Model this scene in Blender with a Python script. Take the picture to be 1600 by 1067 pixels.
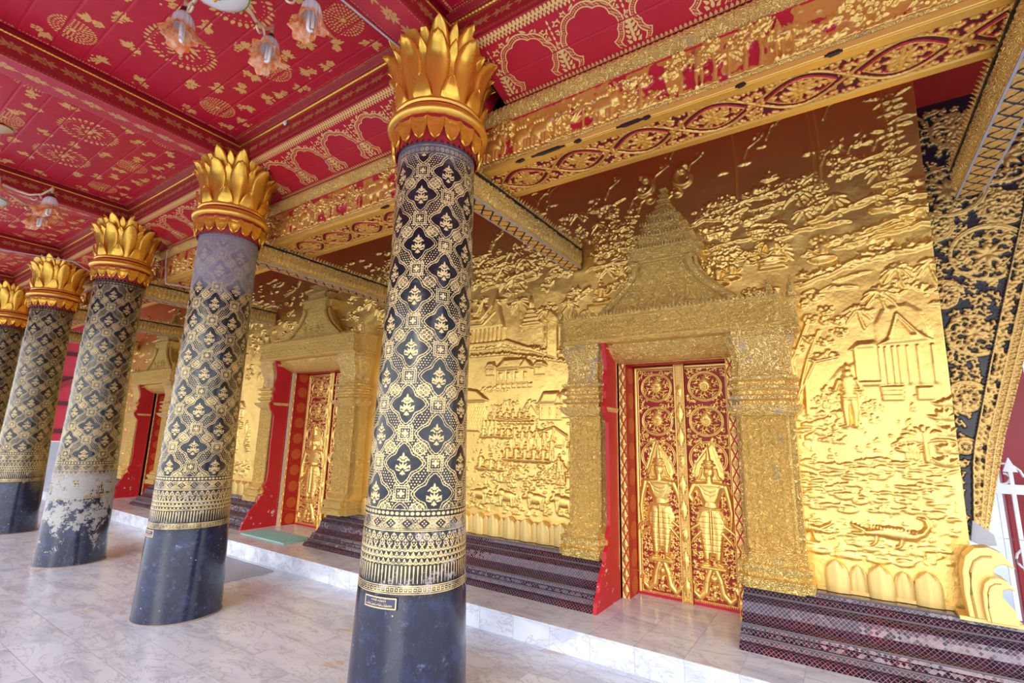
import bpy, math, random
import numpy as np
from math import sin, cos, pi, radians
from mathutils import Vector, Matrix

for o in list(bpy.data.objects): bpy.data.objects.remove(o)
SC = bpy.context.scene
COL = SC.collection

# ------------------------------------------------------------------ camera
EYE = 1.422
YAW, PITCH, ROLL = .5911, .1906, .0233
cd = bpy.data.cameras.new('camera'); cd.sensor_width = 36; cd.lens = 763.4/1600*36; cd.clip_start = .05
cam = bpy.data.objects.new('camera', cd); COL.objects.link(cam)
_f = Vector((-sin(YAW)*cos(PITCH), cos(YAW)*cos(PITCH), sin(PITCH)))
_r = Vector((cos(YAW), sin(YAW), 0)); _u = _r.cross(_f)
_r2 = _r*cos(ROLL)+_u*sin(ROLL); _u2 = -_r*sin(ROLL)+_u*cos(ROLL)
cam.matrix_world = Matrix.Translation((0, 0, EYE)) @ Matrix((_r2, _u2, -_f)).transposed().to_4x4()
SC.camera = cam

# ------------------------------------------------------------------ world, sun, exposure
w = bpy.data.worlds.new('world'); SC.world = w; w.use_nodes = True
nt = w.node_tree; nt.nodes.clear()
wo = nt.nodes.new('ShaderNodeOutputWorld'); bg = nt.nodes.new('ShaderNodeBackground')
tc = nt.nodes.new('ShaderNodeTexCoord'); sp = nt.nodes.new('ShaderNodeSeparateXYZ'); cr = nt.nodes.new('ShaderNodeValToRGB')
nt.links.new(tc.outputs['Generated'], sp.inputs[0]); nt.links.new(sp.outputs[2], cr.inputs[0])
cr.color_ramp.elements[0].position = 0.0; cr.color_ramp.elements[0].color = (.95, .98, 1, 1)
cr.color_ramp.elements[1].position = .7; cr.color_ramp.elements[1].color = (.66, .80, 1, 1)
nt.links.new(cr.outputs[0], bg.inputs[0]); bg.inputs[1].default_value = 2.2
nt.links.new(bg.outputs[0], wo.inputs[0])
sl = bpy.data.lights.new('sun', 'SUN'); sl.energy = 1.3; sl.angle = radians(30); sl.color = (1, .95, .86)
sun = bpy.data.objects.new('sun', sl); COL.objects.link(sun)
sun.rotation_euler = Vector((-.25, .93, -.42)).to_track_quat('-Z', 'Y').to_euler()
vs = SC.view_settings
vs.view_transform = 'Standard'; vs.look = 'None'; vs.exposure = .55; vs.gamma = 1; vs.use_curve_mapping = False
SC.cycles.max_bounces = 8; SC.cycles.diffuse_bounces = 4; SC.cycles.glossy_bounces = 4
SC.cycles.transmission_bounces = 6; SC.cycles.use_denoising = True

# ------------------------------------------------------------------ dimensions (metres)
YC = 2.04                                # column row
CX = [-1.967-2.517*k for k in range(5)]  # columns from the nearest to the farthest
CX0 = .80
YW = 4.0                                 # face of the golden wall
STEP = .165
DOORS = [(-1.12, .47, 0.0), (-5.80, .65, .17), (-10.45, .47, 0.0)]   # centre, half width of the opening, extra height
WEND = .60
rnd = random.Random(7)

# ------------------------------------------------------------------ object helpers
def tag(o, label=None, cat=None, group=None, kind=None):
    if label: o['label'] = label
    if cat: o['category'] = cat
    if group: o['group'] = group
    if kind: o['kind'] = kind
    return o

def empty(name, loc=(0, 0, 0), label=None, cat=None, group=None, kind=None, rz=0):
    o = bpy.data.objects.new(name, None); COL.objects.link(o); o.location = loc; o.rotation_euler = (0, 0, rz)
    o.empty_display_size = .1
    return tag(o, label, cat, group, kind)

def put(name, me, mat=None, parent=None, loc=(0, 0, 0)):
    o = bpy.data.objects.new(name, me); COL.objects.link(o); o.location = loc
    if mat is not None and not me.materials: me.materials.append(mat)
    if parent is not None: o.parent = parent
    return o

def kids(o): return [c for c in COL.objects if c.parent == o]
def copy_tree(o, parent=None):
    c = o.copy(); COL.objects.link(c); c.parent = parent
    for ch in kids(o): copy_tree(ch, c)
    return c

class MB:
    def __init__(s): s.v = []; s.f = []
    def add(s, vs, fs):
        n = len(s.v); s.v += [tuple(p) for p in vs]; s.f += [tuple(i+n for i in f) for f in fs]
    def box(s, a, b):
        x0, y0, z0 = a; x1, y1, z1 = b
        s.add([(x0,y0,z0),(x1,y0,z0),(x1,y1,z0),(x0,y1,z0),(x0,y0,z1),(x1,y0,z1),(x1,y1,z1),(x0,y1,z1)],
              [(0,3,2,1),(4,5,6,7),(0,1,5,4),(1,2,6,5),(2,3,7,6),(3,0,4,7)]); return s
    def loft(s, rings, cap=True, closed=True):
        n = len(rings[0]); vs = [p for r in rings for p in r]; fs = []
        for i in range(len(rings)-1):
            for j in range(n if closed else n-1):
                k = (j+1) % n
                fs.append((i*n+j, i*n+k, (i+1)*n+k, (i+1)*n+j))
        if cap: fs += [tuple(range(n-1, -1, -1)), tuple((len(rings)-1)*n+j for j in range(n))]
        s.add(vs, fs); return s
    def lathe(s, prof, n=32, c=(0, 0, 0), cap=True):
        return s.loft([[(c[0]+r*cos(2*pi*j/n), c[1]+r*sin(2*pi*j/n), c[2]+z) for j in range(n)] for r, z in prof], cap)
    def tube(s, pts, r, n=8):
        P = [Vector(p) for p in pts]; R = r if isinstance(r, (list, tuple)) else [r]*len(P)
        rings = []; up = Vector((0, 0, 1))
        for i, p in enumerate(P):
            t = (P[min(i+1, len(P)-1)]-P[max(i-1, 0)]).normalized()
            a = t.cross(up)
            if a.length < .05: a = t.cross(Vector((1, 0, 0)))
            a.normalize(); b = a.cross(t).normalized()
            rings.append([tuple(p+(a*cos(2*pi*j/n)+b*sin(2*pi*j/n))*R[i]) for j in range(n)])
        return s.loft(rings)
    def prism(s, poly, axis, a, b):
        # poly: 2D points; axis 'x': (y,z), 'y': (x,z), 'z': (x,y)
        def P(p, t): return {'x': (t, p[0], p[1]), 'y': (p[0], t, p[1]), 'z': (p[0], p[1], t)}[axis]
        n = len(poly)
        s.add([P(p, a) for p in poly]+[P(p, b) for p in poly],
              [tuple(range(n)), tuple(range(2*n-1, n-1, -1))]+[(i, n+i, n+(i+1) % n, (i+1) % n) for i in range(n)])
        return s
    def mesh(s, name, mat=None, smooth=False, bevel=0):
        me = bpy.data.meshes.new(name); me.from_pydata(s.v, [], s.f); me.update()
        import bmesh
        bm = bmesh.new(); bm.from_mesh(me)
        bmesh.ops.recalc_face_normals(bm, faces=bm.faces)
        if bevel:
            es = [e for e in bm.edges if len(e.link_faces) == 2 and e.calc_face_angle(0) > .6]
            bmesh.ops.bevel(bm, geom=es, offset=bevel, segments=2, affect='EDGES', profile=.6)
        bm.to_mesh(me); bm.free()
        if smooth:
            me.polygons.foreach_set('use_smooth', [True]*len(me.polygons))
            try: me.set_sharp_from_angle(angle=radians(smooth if smooth > 1 else 50))
            except Exception: pass
        if mat: me.materials.append(mat)
        return me
    def put(s, name, mat, parent=None, smooth=False, bevel=0, loc=(0, 0, 0)):
        return put(name, s.mesh(name, mat, smooth, bevel), None, parent, loc)

def sheet(name, u, v, H, mapf, mat, G=None, back=.03, hole=None, wrap=False, parent=None, skirt=True):
    """dense relief surface: mapf(U,V,H)->x,y,z ; G is stored as attribute 'g'."""
    nu, nv = len(u), len(v)
    U, V = np.meshgrid(u, v)
    X, Y, Z = mapf(U, V, H)
    co = np.stack([X, Y, Z], -1).reshape(-1, 3)
    I = np.arange(nu*nv).reshape(nv, nu)
    if wrap:
        J = np.concatenate([I, I[:, :1]], 1)
    else: J = I
    Q = np.stack([J[:-1, :-1], J[:-1, 1:], J[1:, 1:], J[1:, :-1]], -1)
    if hole is not None:
        cu = (u[:-1]+u[1:])/2; cv = (v[:-1]+v[1:])/2
        A, B = np.meshgrid(cu, cv); Q = Q[~hole(A, B)]
    Q = Q.reshape(-1, 4)
    g = None if G is None else G.reshape(-1)
    ns = len(Q)
    if skirt and not wrap:
        ring = np.concatenate([I[0, :], I[1:, -1], I[-1, -2::-1], I[-2:0:-1, 0]])
        RU = U.reshape(-1)[ring]; RV = V.reshape(-1)[ring]
        bx, by, bz = mapf(RU, RV, np.full(len(ring), -back))
        n0 = len(co); co = np.concatenate([co, np.stack([bx, by, bz], -1)])
        m = len(ring); k = np.arange(m); k2 = (k+1) % m
        Q = np.concatenate([Q, np.stack([ring[k], n0+k, n0+k2, ring[k2]], -1)])
        if g is not None: g = np.concatenate([g, np.full(m, -.01)])
    me = bpy.data.meshes.new(name)
    me.vertices.add(len(co)); me.vertices.foreach_set('co', co.astype(np.float32).ravel())
    me.loops.add(len(Q)*4); me.loops.foreach_set('vertex_index', Q.astype(np.int32).ravel())
    me.polygons.add(len(Q)); me.polygons.foreach_set('loop_start', np.arange(len(Q), dtype=np.int32)*4)
    try: me.polygons.foreach_set('loop_total', np.full(len(Q), 4, dtype=np.int32))
    except Exception: pass
    sm = np.ones(len(Q), dtype=bool); sm[ns:] = False
    me.update(calc_edges=True)
    me.polygons.foreach_set('use_smooth', sm)
    if g is not None:
        a = me.attributes.new('g', 'FLOAT', 'POINT'); a.data.foreach_set('value', g.astype(np.float32))
    me.validate()
    if mat: me.materials.append(mat)
    if parent is False: return me
    return put(name, me, None, parent)

# ------------------------------------------------------------------ relief raster
class Ras:
    def __init__(s, u, v, g0=-.02):
        s.u = u; s.v = v; s.H = np.zeros((len(v), len(u))); s.G = np.full((len(v), len(u)), g0)
        s.base = 0.0
    def win(s, x0, x1, y0, y1):
        i0, i1 = np.searchsorted(s.u, (x0, x1)); j0, j1 = np.searchsorted(s.v, (y0, y1))
        if i1 <= i0 or j1 <= j0: return None
        X, Y = np.meshgrid(s.u[i0:i1], s.v[j0:j1]); return (slice(j0, j1), slice(i0, i1)), X, Y
    def _ap(s, S, sd, hh):
        s.H[S] = np.where(sd > 0, np.maximum(s.H[S], s.base+hh), s.H[S])
        s.G[S] = np.maximum(s.G[S], sd)
    def dome(s, cx, cy, rx, ry, h, ang=0, flat=0.):
        m = max(rx, ry)*1.1+.01; W = s.win(cx-m, cx+m, cy-m, cy+m)
        if not W: return
        S, X, Y = W; c, n = cos(ang), sin(ang); a = (X-cx)*c+(Y-cy)*n; b = -(X-cx)*n+(Y-cy)*c
        q = np.sqrt((a/rx)**2+(b/ry)**2); sd = (1-q)*min(rx, ry)
        s._ap(S, sd, h*(flat+(1-flat)*np.sqrt(np.clip(1-q*q, 0, 1))))
    def leaf(s, cx, cy, ang, L, wd, h):
        W = s.win(cx-L*1.1, cx+L*1.1, cy-L*1.1, cy+L*1.1)
        if not W: return
        S, X, Y = W; c, n = cos(ang), sin(ang); a = ((X-cx)*c+(Y-cy)*n)/L; b = np.abs(-(X-cx)*n+(Y-cy)*c)
        t = np.clip(a, 0, 1); hw = wd*np.sin(pi*t**.75)**.8*(a > 0)*(a < 1)
        sd = np.minimum(hw-b, .3*L*np.minimum(a, 1-a)+.001)
        s._ap(S, sd, h*np.sqrt(np.clip(1-(b/np.maximum(hw, 1e-4))**2, 0, 1))*(.4+.6*np.sin(pi*t)))
    def stroke(s, pts, r, h, flat=0.):
        n = len(pts); R = r if isinstance(r, (list, tuple)) else [r]*n
        for i in range(n-1):
            (x0, y0), (x1, y1) = pts[i], pts[i+1]; m = max(R[i], R[i+1])+.008
            W = s.win(min(x0, x1)-m, max(x0, x1)+m, min(y0, y1)-m, max(y0, y1)+m)
            if not W: continue
            S, X, Y = W; dx, dy = x1-x0, y1-y0; L2 = dx*dx+dy*dy+1e-12
            t = np.clip(((X-x0)*dx+(Y-y0)*dy)/L2, 0, 1); d = np.hypot(X-x0-t*dx, Y-y0-t*dy); rr = R[i]+(R[i+1]-R[i])*t
            s._ap(S, rr-d, h*(flat+(1-flat)*np.sqrt(np.clip(1-(d/rr)**2, 0, 1))))
    def poly(s, P, h, bev=.01):
        xs = [p[0] for p in P]; ys = [p[1] for p in P]
        W = s.win(min(xs), max(xs), min(ys), max(ys))
        if not W: return
        S, X, Y = W; ins = np.zeros(X.shape, bool); D = np.full(X.shape, 9.)
        n = len(P)
        for i in range(n):
            (x0, y0), (x1, y1) = P[i], P[(i+1) % n]
            if y0 != y1:
                ins ^= ((Y < y0) != (Y < y1)) & (X < (x1-x0)*(Y-y0)/(y1-y0)+x0)
            dx, dy = x1-x0, y1-y0; t = np.clip(((X-x0)*dx+(Y-y0)*dy)/(dx*dx+dy*dy+1e-12), 0, 1)
            D = np.minimum(D, np.hypot(X-x0-t*dx, Y-y0-t*dy))
        sd = np.where(ins, D, -D)
        s._ap(S, sd, h*np.clip(.35+.65*sd/bev, 0, 1))
    def groove(s, pts, r, depth):
        for i in range(len(pts)-1):
            (x0, y0), (x1, y1) = pts[i], pts[i+1]; m = r+.004
            W = s.win(min(x0, x1)-m, max(x0, x1)+m, min(y0, y1)-m, max(y0, y1)+m)
            if not W: continue
            S, X, Y = W; dx, dy = x1-x0, y1-y0
            t = np.clip(((X-x0)*dx+(Y-y0)*dy)/(dx*dx+dy*dy+1e-12), 0, 1); d = np.hypot(X-x0-t*dx, Y-y0-t*dy)
            s.H[S] -= depth*np.clip(1-d/r, 0, 1)
    def spiral(s, cx, cy, R, ang, turn, r, h, leafy=True):
        pts = []; n = 14
        for i in range(n+1):
            t = i/n; a = ang+turn*t; q = R*(1-.8*t); pts.append((cx+q*cos(a), cy+q*sin(a)))
        s.stroke(pts, [r*(1.15-.5*i/n) for i in range(n+1)], h)
        s.dome(pts[-1][0], pts[-1][1], r*1.5, r*1.5, h*1.15)
        if leafy:
            for i in (2, 5, 8):
                x, y = pts[i]; a = ang+turn*i/n; s.leaf(x, y, a+(.7 if turn > 0 else -.7), R*.75, r*1.5, h*.9)

def nrand(shape_u, shape_v, scale, rs, octs=3):
    """smooth value noise on the grid u x v"""
    out = np.zeros((len(shape_v), len(shape_u))); amp = 1.
    for o in range(octs):
        sc = scale/2**o
        gu = (shape_u-shape_u[0])/sc; gv = (shape_v-shape_v[0])/sc
        T = rs.random((int(gv[-1])+3, int(gu[-1])+3))*2-1
        iu = gu.astype(int); fu = gu-iu; fu = fu*fu*(3-2*fu); iv = gv.astype(int); fv = gv-iv; fv = fv*fv*(3-2*fv)
        A = T[np.ix_(iv, iu)]; B = T[np.ix_(iv, iu+1)]; C_ = T[np.ix_(iv+1, iu)]; D = T[np.ix_(iv+1, iu+1)]
        out += amp*((A*(1-fu)+B*fu)*(1-fv)[:, None]+(C_*(1-fu)+D*fu)*fv[:, None]); amp *= .5
    return out
RS = np.random.RandomState(11)
def span(*segs):
    a = []
    for x0, x1, d in segs: a.append(np.arange(x0, x1-1e-9, d))
    a.append(np.array([segs[-1][1]])); return np.concatenate(a)

# ------------------------------------------------------------------ material helpers
class NT:
    def __init__(s, name):
        s.m = bpy.data.materials.new(name); s.m.use_nodes = True; s.t = s.m.node_tree; s.t.nodes.clear()
        s.out = s.t.nodes.new('ShaderNodeOutputMaterial'); s.b = s.t.nodes.new('ShaderNodeBsdfPrincipled')
        s.t.links.new(s.b.outputs[0], s.out.inputs[0])
    def n(s, ty, props=None, **ins):
        nd = s.t.nodes.new('ShaderNode'+ty)
        for k, v in (props or {}).items(): setattr(nd, k, v)
        for k, v in ins.items():
            i = nd.inputs[int(k[1:])] if k[0] == 'i' and k[1:].isdigit() else nd.inputs[k.replace('_', ' ')]
            s.set(i, v)
        return nd
    def set(s, i, v):
        if isinstance(v, bpy.types.NodeSocket): s.t.links.new(v, i)
        elif isinstance(v, bpy.types.Node): s.t.links.new(v.outputs[0], i)
        else:
            if isinstance(v, tuple) and len(v) == 3 and i.type == 'RGBA': v = v+(1,)
            i.default_value = v
    def m_(s, op, a, b=0., c=0., clamp=False):
        nd = s.n('Math', {'operation': op, 'use_clamp': clamp}); s.set(nd.inputs[0], a); s.set(nd.inputs[1], b)
        if len(nd.inputs) > 2: s.set(nd.inputs[2], c)
        return nd.outputs[0]
    def mix(s, f, a, b):
        nd = s.n('Mix', {'data_type': 'RGBA'}); s.set(nd.inputs[0], f); s.set(nd.inputs[6], a); s.set(nd.inputs[7], b); return nd.outputs[2]
    def mixf(s, f, a, b):
        nd = s.n('Mix', {'data_type': 'FLOAT'}); s.set(nd.inputs[0], f); s.set(nd.inputs[2], a); s.set(nd.inputs[3], b); return nd.outputs[0]
    def obj(s): return s.n('TexCoord').outputs['Object']
    def geo(s): return s.n('NewGeometry').outputs['Position']
    def noise(s, vec, scale, detail=4., rough=.6, dist=0.):
        return s.n('TexNoise', None, Vector=vec, Scale=scale, Detail=detail, Roughness=rough, Distortion=dist).outputs['Fac']
    def ramp(s, v, a, b):   # smoothstep a..b
        nd = s.n('MapRange', {'interpolation_type': 'SMOOTHSTEP'}); s.set(nd.inputs[0], v)
        for i, x in ((1, a), (2, b), (3, 0.), (4, 1.)): s.set(nd.inputs[i], x)
        return nd.outputs[0]
    def attr(s, name): return s.n('Attribute', {'attribute_name': name}).outputs['Fac']
    def bump(s, h, strength=.5, dist=.01, normal=None):
        nd = s.n('Bump', None, Strength=strength, Distance=dist, Height=h)
        if normal is not None: s.set(nd.inputs['Normal'], normal)
        return nd.outputs[0]
    def fin(s, **k):
        for a, v in k.items(): s.set(s.b.inputs[a.replace('_', ' ')], v)
        return s.m
GOLD = (.86, .53, .12); GOLD2 = (.92, .62, .20); RED = (.50, .006, .022)

def gold_mat(name, base=GOLD, rough=.36, metal=.75, bscale=60., bstr=.25, worn=None, wcol=(.42, .36, .40), g=None, ground=RED, wscale=6., wth=.6, carve=0., cscale=38., g_lo=0.0, g_hi=.002, grough=.5):
    t = NT(name); p = t.obj()
    col = t.mix(t.noise(p, 2.3, 5), tuple(c*.86 for c in base), tuple(min(1, c*1.12) for c in base))
    met = metal; rg = t.mixf(t.noise(p, 9, 3), rough*.8, rough*1.3)
    hgt = t.noise(p, bscale, 4)
    nrm = t.bump(hgt, bstr, .004)
    if carve:
        wv = t.n('TexNoise', None, Vector=p, Scale=cscale*.35, Detail=1.).outputs['Color']
        sh = t.n('VectorMath', {'operation': 'MULTIPLY_ADD'}); t.set(sh.inputs[0], wv); t.set(sh.inputs[1], (.05, .05, .05)); t.set(sh.inputs[2], p)
        v1 = t.n('TexVoronoi', {'feature': 'SMOOTH_F1'}, Vector=sh.outputs[0], Scale=cscale).outputs['Distance']
        rings = t.m_('SINE', t.m_('MULTIPLY', v1, 22.))
        nrm = t.bump(t.m_('ADD', t.m_('MULTIPLY', rings, .35), t.m_('MULTIPLY', v1, -1.2)), carve, .016, nrm)
    if worn:
        wn = t.noise(p, wscale, 8, .75)
        wm = t.m_('MULTIPLY', t.ramp(wn, wth, wth+.06), worn)
        col = t.mix(wm, col, wcol); met = t.mixf(wm, metal, .1); rg = t.mixf(wm, rg, .7)
    if g:
        gm = t.ramp(t.attr('g'), g_lo, g_hi)
        if worn is not None and worn < 0: pass
        gr = t.mix(t.noise(p, 14, 5), tuple(c*.8 for c in ground), tuple(min(1, c*1.2+.004) for c in ground))
        col = t.mix(gm, gr, col); met = t.m_('MULTIPLY', gm, met); rg = t.mixf(gm, grough, rg)
    return t.fin(Base_Color=col, Metallic=met, Roughness=rg, Normal=nrm)

def plain(name, col, rough=.5, metal=0., nscale=12., var=.15, bstr=.1, **k):
    t = NT(name); p = t.obj()
    c = t.mix(t.noise(p, nscale, 5), tuple(x*(1-var) for x in col), tuple(min(1, x*(1+var)) for x in col))
    return t.fin(Base_Color=c, Roughness=rough, Metallic=metal, Normal=t.bump(t.noise(p, nscale*4, 3), bstr, .004), **k)
# ================================================================== materials
M = {}
M['wall'] = gold_mat('gold_relief', (.93, .60, .17), .33, .88, 45., .5, worn=.35, wcol=(.60, .46, .38), wscale=9., wth=.66)
M['carved'] = gold_mat('carved_gold', (.96, .65, .22), .38, .66, 70., .3, worn=.6, wcol=(.45, .38, .40), wscale=5., wth=.56, carve=.7, cscale=46.)
M['carved_fine'] = gold_mat('carved_gold_fine', (.96, .64, .20), .36, .70, 90., .3, worn=.4, wcol=(.42, .36, .38), wscale=7., wth=.6, carve=.7, cscale=66.)
M['gold'] = gold_mat('gilded_wood', (.90, .52, .09), .3, .85, 30., .15)
M['petal'] = gold_mat('gilded_petal', (.92, .50, .07), .27, .85, 14., .2)
M['goldedge'] = gold_mat('gilded_edge_board', (.88, .56, .13), .38, .6, 50., .2, worn=.8, wcol=(.10, .09, .12), wscale=3.2, wth=.70)
M['lotus'] = gold_mat('gold_painted_lotus', (.90, .64, .22), .42, .5, 30., .2)
M['frieze'] = gold_mat('frieze_relief', (.84, .53, .14), .34, .8, 80., .4, worn=.8, wcol=(.50, .43, .48), wscale=16., wth=.60, g=True, ground=(.50, .01, .03), g_lo=.001, g_hi=.004, grough=.3)
M['soffit'] = gold_mat('soffit_relief', (.88, .54, .12), .36, .7, 60., .3, g=True, ground=(.55, .008, .012), g_lo=0., g_hi=.003)
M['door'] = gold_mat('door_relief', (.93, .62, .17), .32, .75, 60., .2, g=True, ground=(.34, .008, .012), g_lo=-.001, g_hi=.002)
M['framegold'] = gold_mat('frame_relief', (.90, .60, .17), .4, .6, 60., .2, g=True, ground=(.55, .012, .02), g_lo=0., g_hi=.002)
M['stencil'] = gold_mat('ceiling_stencil', (.80, .46, .13), .5, .25, 60., .05, g=True, ground=(.52, .006, .028), g_lo=-.0005, g_hi=.0015, grough=.42)
M['covestencil'] = gold_mat('cove_stencil', (.92, .66, .24), .45, .4, 60., .05, g=True, ground=(.50, .006, .024), g_lo=-.0005, g_hi=.0015, grough=.42)
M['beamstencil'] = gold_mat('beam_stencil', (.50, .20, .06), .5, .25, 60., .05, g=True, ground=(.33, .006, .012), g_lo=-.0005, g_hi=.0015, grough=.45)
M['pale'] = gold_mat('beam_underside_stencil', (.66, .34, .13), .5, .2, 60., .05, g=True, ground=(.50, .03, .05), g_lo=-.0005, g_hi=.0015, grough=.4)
M['bracket'] = gold_mat('bracket_relief', (.66, .42, .13), .4, .7, 60., .3, g=True, ground=(.012, .010, .018), g_lo=0., g_hi=.003, grough=.3)
M['lattice'] = gold_mat('beam_lattice', (.82, .50, .14), .4, .6, 60., .3, g=True, ground=(.02, .02, .03), g_lo=0., g_hi=.003)
M['red'] = plain('red_paint', (.55, .01, .03), .42, 0, 8., .2, .15)
M['redwood'] = plain('dark_red_timber', (.10, .004, .010), .6, 0, 6., .3, .3)
M['roofred'] = plain('roof_red_paint', (.48, .024, .010), .5, 0, 6., .3, .3)
M['redtrim'] = plain('deep_red_trim', (.30, .004, .012), .4)
M['silver'] = plain('worn_silver_board', (.45, .43, .48), .5, .2, 10., .3, .4)
M['joint'] = plain('mosaic_joint', (.20, .17, .19), .4, .3)
M['black'] = plain('black_lacquer', (.012, .012, .018), .35)
M['mortar'] = plain('brown_mortar', (.30, .25, .22), .9)
M['plaster'] = plain('pale_plaster', (.72, .70, .68), .8, 0, 14., .12, .5)
M['stone'] = plain('grey_stone', (.45, .46, .50), .8, 0, 8., .2, .5)
M['white'] = plain('white_metal_paint', (.8, .82, .84), .4)
M['cream'] = plain('cream_gilt_metal', (.75, .58, .36), .35, .3)
M['wire'] = plain('grey_cable', (.5, .5, .52), .5)
M['bulb'] = plain('white_tube_glass', (.95, .95, .97), .2)
M['ground'] = plain('pale_paving', (.36, .37, .40), .8, 0, 3., .1, .2)

# red jamb with worn white chips near the floor
t = NT('worn_red_board'); p = t.geo(); z = t.n('SeparateXYZ', None, i0=p).outputs[2]
chip = t.m_('MULTIPLY', t.ramp(t.noise(p, 13, 8, .7), .60, .63), t.ramp(z, .95, .3))
M['redjamb'] = t.fin(Base_Color=t.mix(chip, t.mix(t.noise(p, 5), (.50, .008, .018), (.62, .016, .03)), (.75, .62, .62)), Roughness=.42, Normal=t.bump(t.noise(p, 20), .15, .005))
# red reveal with sun-ray rosettes (real painted discs)
t = NT('rosette_red'); p = t.geo(); s3 = t.n('SeparateXYZ', None, i0=p)
zz = t.m_('SUBTRACT', t.m_('FRACT', t.m_('MULTIPLY', t.m_('ADD', s3.outputs[2], .08), 1/.215)), .5)
yy = t.m_('MULTIPLY', t.m_('SUBTRACT', s3.outputs[1], 4.165), 1/.215)
rr = t.m_('POWER', t.m_('ADD', t.m_('MULTIPLY', zz, zz), t.m_('MULTIPLY', yy, yy)), .5)
an = t.m_('ARCTAN2', zz, yy)
pet = t.m_('ADD', t.m_('MULTIPLY', t.m_('SINE', t.m_('MULTIPLY', rr, 90.)), .5), t.m_('MULTIPLY', t.m_('SINE', t.m_('MULTIPLY', an, 20.)), .5))
ms = t.m_('MULTIPLY', t.ramp(rr, .345, .325), t.ramp(pet, -.25, .15))
M['rosette'] = t.fin(Base_Color=t.mix(ms, (.50, .008, .016), (.70, .20, .035)), Roughness=.42)

# marble tiles
def marble(name, tx, ty, ox, oy, jitter=0.):
    t = NT(name); p = t.geo(); s3 = t.n('SeparateXYZ', None, i0=p)
    x = t.m_('MULTIPLY', t.m_('SUBTRACT', s3.outputs[0], ox), 1/tx); y = t.m_('MULTIPLY', t.m_('SUBTRACT', t.m_('ADD', s3.outputs[1], s3.outputs[2]), oy), 1/ty)
    iy = t.m_('FLOOR', y)
    if jitter:
        wn = t.n('TexWhiteNoise', {'noise_dimensions': '1D'}); t.set(wn.inputs['W'], iy); x = t.m_('ADD', x, t.m_('MULTIPLY', wn.outputs['Value'], jitter))
    ix = t.m_('FLOOR', x); fx = t.m_('SUBTRACT', x, ix); fy = t.m_('SUBTRACT', y, iy)
    ed = t.m_('MINIMUM', t.m_('MULTIPLY', t.m_('MINIMUM', fx, t.m_('SUBTRACT', 1., fx)), tx), t.m_('MULTIPLY', t.m_('MINIMUM', fy, t.m_('SUBTRACT', 1., fy)), ty))
    cid = t.n('CombineXYZ', None, i0=ix, i1=iy)
    wc = t.n('TexWhiteNoise', {'noise_dimensions': '3D'}, Vector=cid)
    off = t.n('VectorMath', {'operation': 'MULTIPLY_ADD'}); t.set(off.inputs[0], wc.outputs['Color']); t.set(off.inputs[1], (9., 9., 9.)); t.set(off.inputs[2], p)
    st = t.n('VectorMath', {'operation': 'MULTIPLY'}); t.set(st.inputs[0], off.outputs[0]); t.set(st.inputs[1], (.55, 1.25, 1.))
    n1 = t.noise(st.outputs[0], 5., 8, .62, .9)
    vein = t.ramp(t.m_('ABSOLUTE', t.m_('SUBTRACT', n1, .5)), .022, .0)
    n2 = t.noise(st.outputs[0], 2.6, 6, .6, 1.5)
    c = t.mix(t.ramp(n2, .42, .72), (.82, .88, .98), (.56, .60, .74))
    tan = t.m_('MULTIPLY', t.ramp(t.noise(st.outputs[0], 4.1, 5, .6, .6), .58, .68), t.ramp(wc.outputs['Value'], .25, .9))
    c = t.mix(t.m_('MULTIPLY', tan, .8), c, (.66, .48, .30))
    c = t.mix(t.m_('MULTIPLY', vein, .45), c, (.33, .29, .33))
    c = t.mix(t.m_('MULTIPLY', wc.outputs['Value'], .16), c, (.52, .50, .58))
    jn = t.ramp(ed, .0022, .0012)
    c = t.mix(t.m_('MULTIPLY', jn, .7), c, (.30, .28, .28))
    return t.fin(Base_Color=c, Roughness=t.mixf(jn, .22, .7), Normal=t.bump(t.m_('SUBTRACT', 1., jn), .3, .002))
M['floor'] = marble('marble_floor_tiles', .60, .292, -4.25, 1.105-.292*8, .999)
M['landing'] = marble('marble_step_tiles', .2995, .3, -.588-.2995*60, 3.19+.165-.3*6)

# mosaic of dark glass lozenges in silvery joints (uses uv along and around the moulding)
t = NT('glass_mosaic'); uv = t.n('UVMap').outputs[0]; s3 = t.n('SeparateXYZ', None, i0=uv)
a = t.m_('MULTIPLY', t.m_('ADD', s3.outputs[0], s3.outputs[1]), 1/.026); b = t.m_('MULTIPLY', t.m_('SUBTRACT', s3.outputs[0], s3.outputs[1]), 1/.026)
ia = t.m_('FLOOR', a); ib = t.m_('FLOOR', b); fa = t.m_('SUBTRACT', a, ia); fb = t.m_('SUBTRACT', b, ib)
ed = t.m_('MINIMUM', t.m_('MINIMUM', fa, t.m_('SUBTRACT', 1., fa)), t.m_('MINIMUM', fb, t.m_('SUBTRACT', 1., fb)))
ln = t.ramp(ed, .075, .045); cid = t.n('CombineXYZ', None, i0=ia, i1=ib); wn = t.n('TexWhiteNoise', {'noise_dimensions': '3D'}, Vector=cid)
p = t.geo()
c = t.mix(wn.outputs['Value'], (.018, .003, .008), (.12, .014, .03)); c = t.mix(t.ramp(t.noise(p, 2.2, 2), .4, .65), c, t.mix(wn.outputs['Value'], (.02, .012, .03), (.06, .025, .055)))
c = t.mix(t.m_('MULTIPLY', ln, t.m_('ADD', .55, t.m_('MULTIPLY', t.noise(p, 30), .5))), c, (.34, .29, .31))
tv = t.n('VectorMath', {'operation': 'MULTIPLY_ADD'}); t.set(tv.inputs[0], wn.outputs['Color']); t.set(tv.inputs[1], (.10, .10, .10)); t.set(tv.inputs[2], t.n('NewGeometry').outputs['Normal'])
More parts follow.
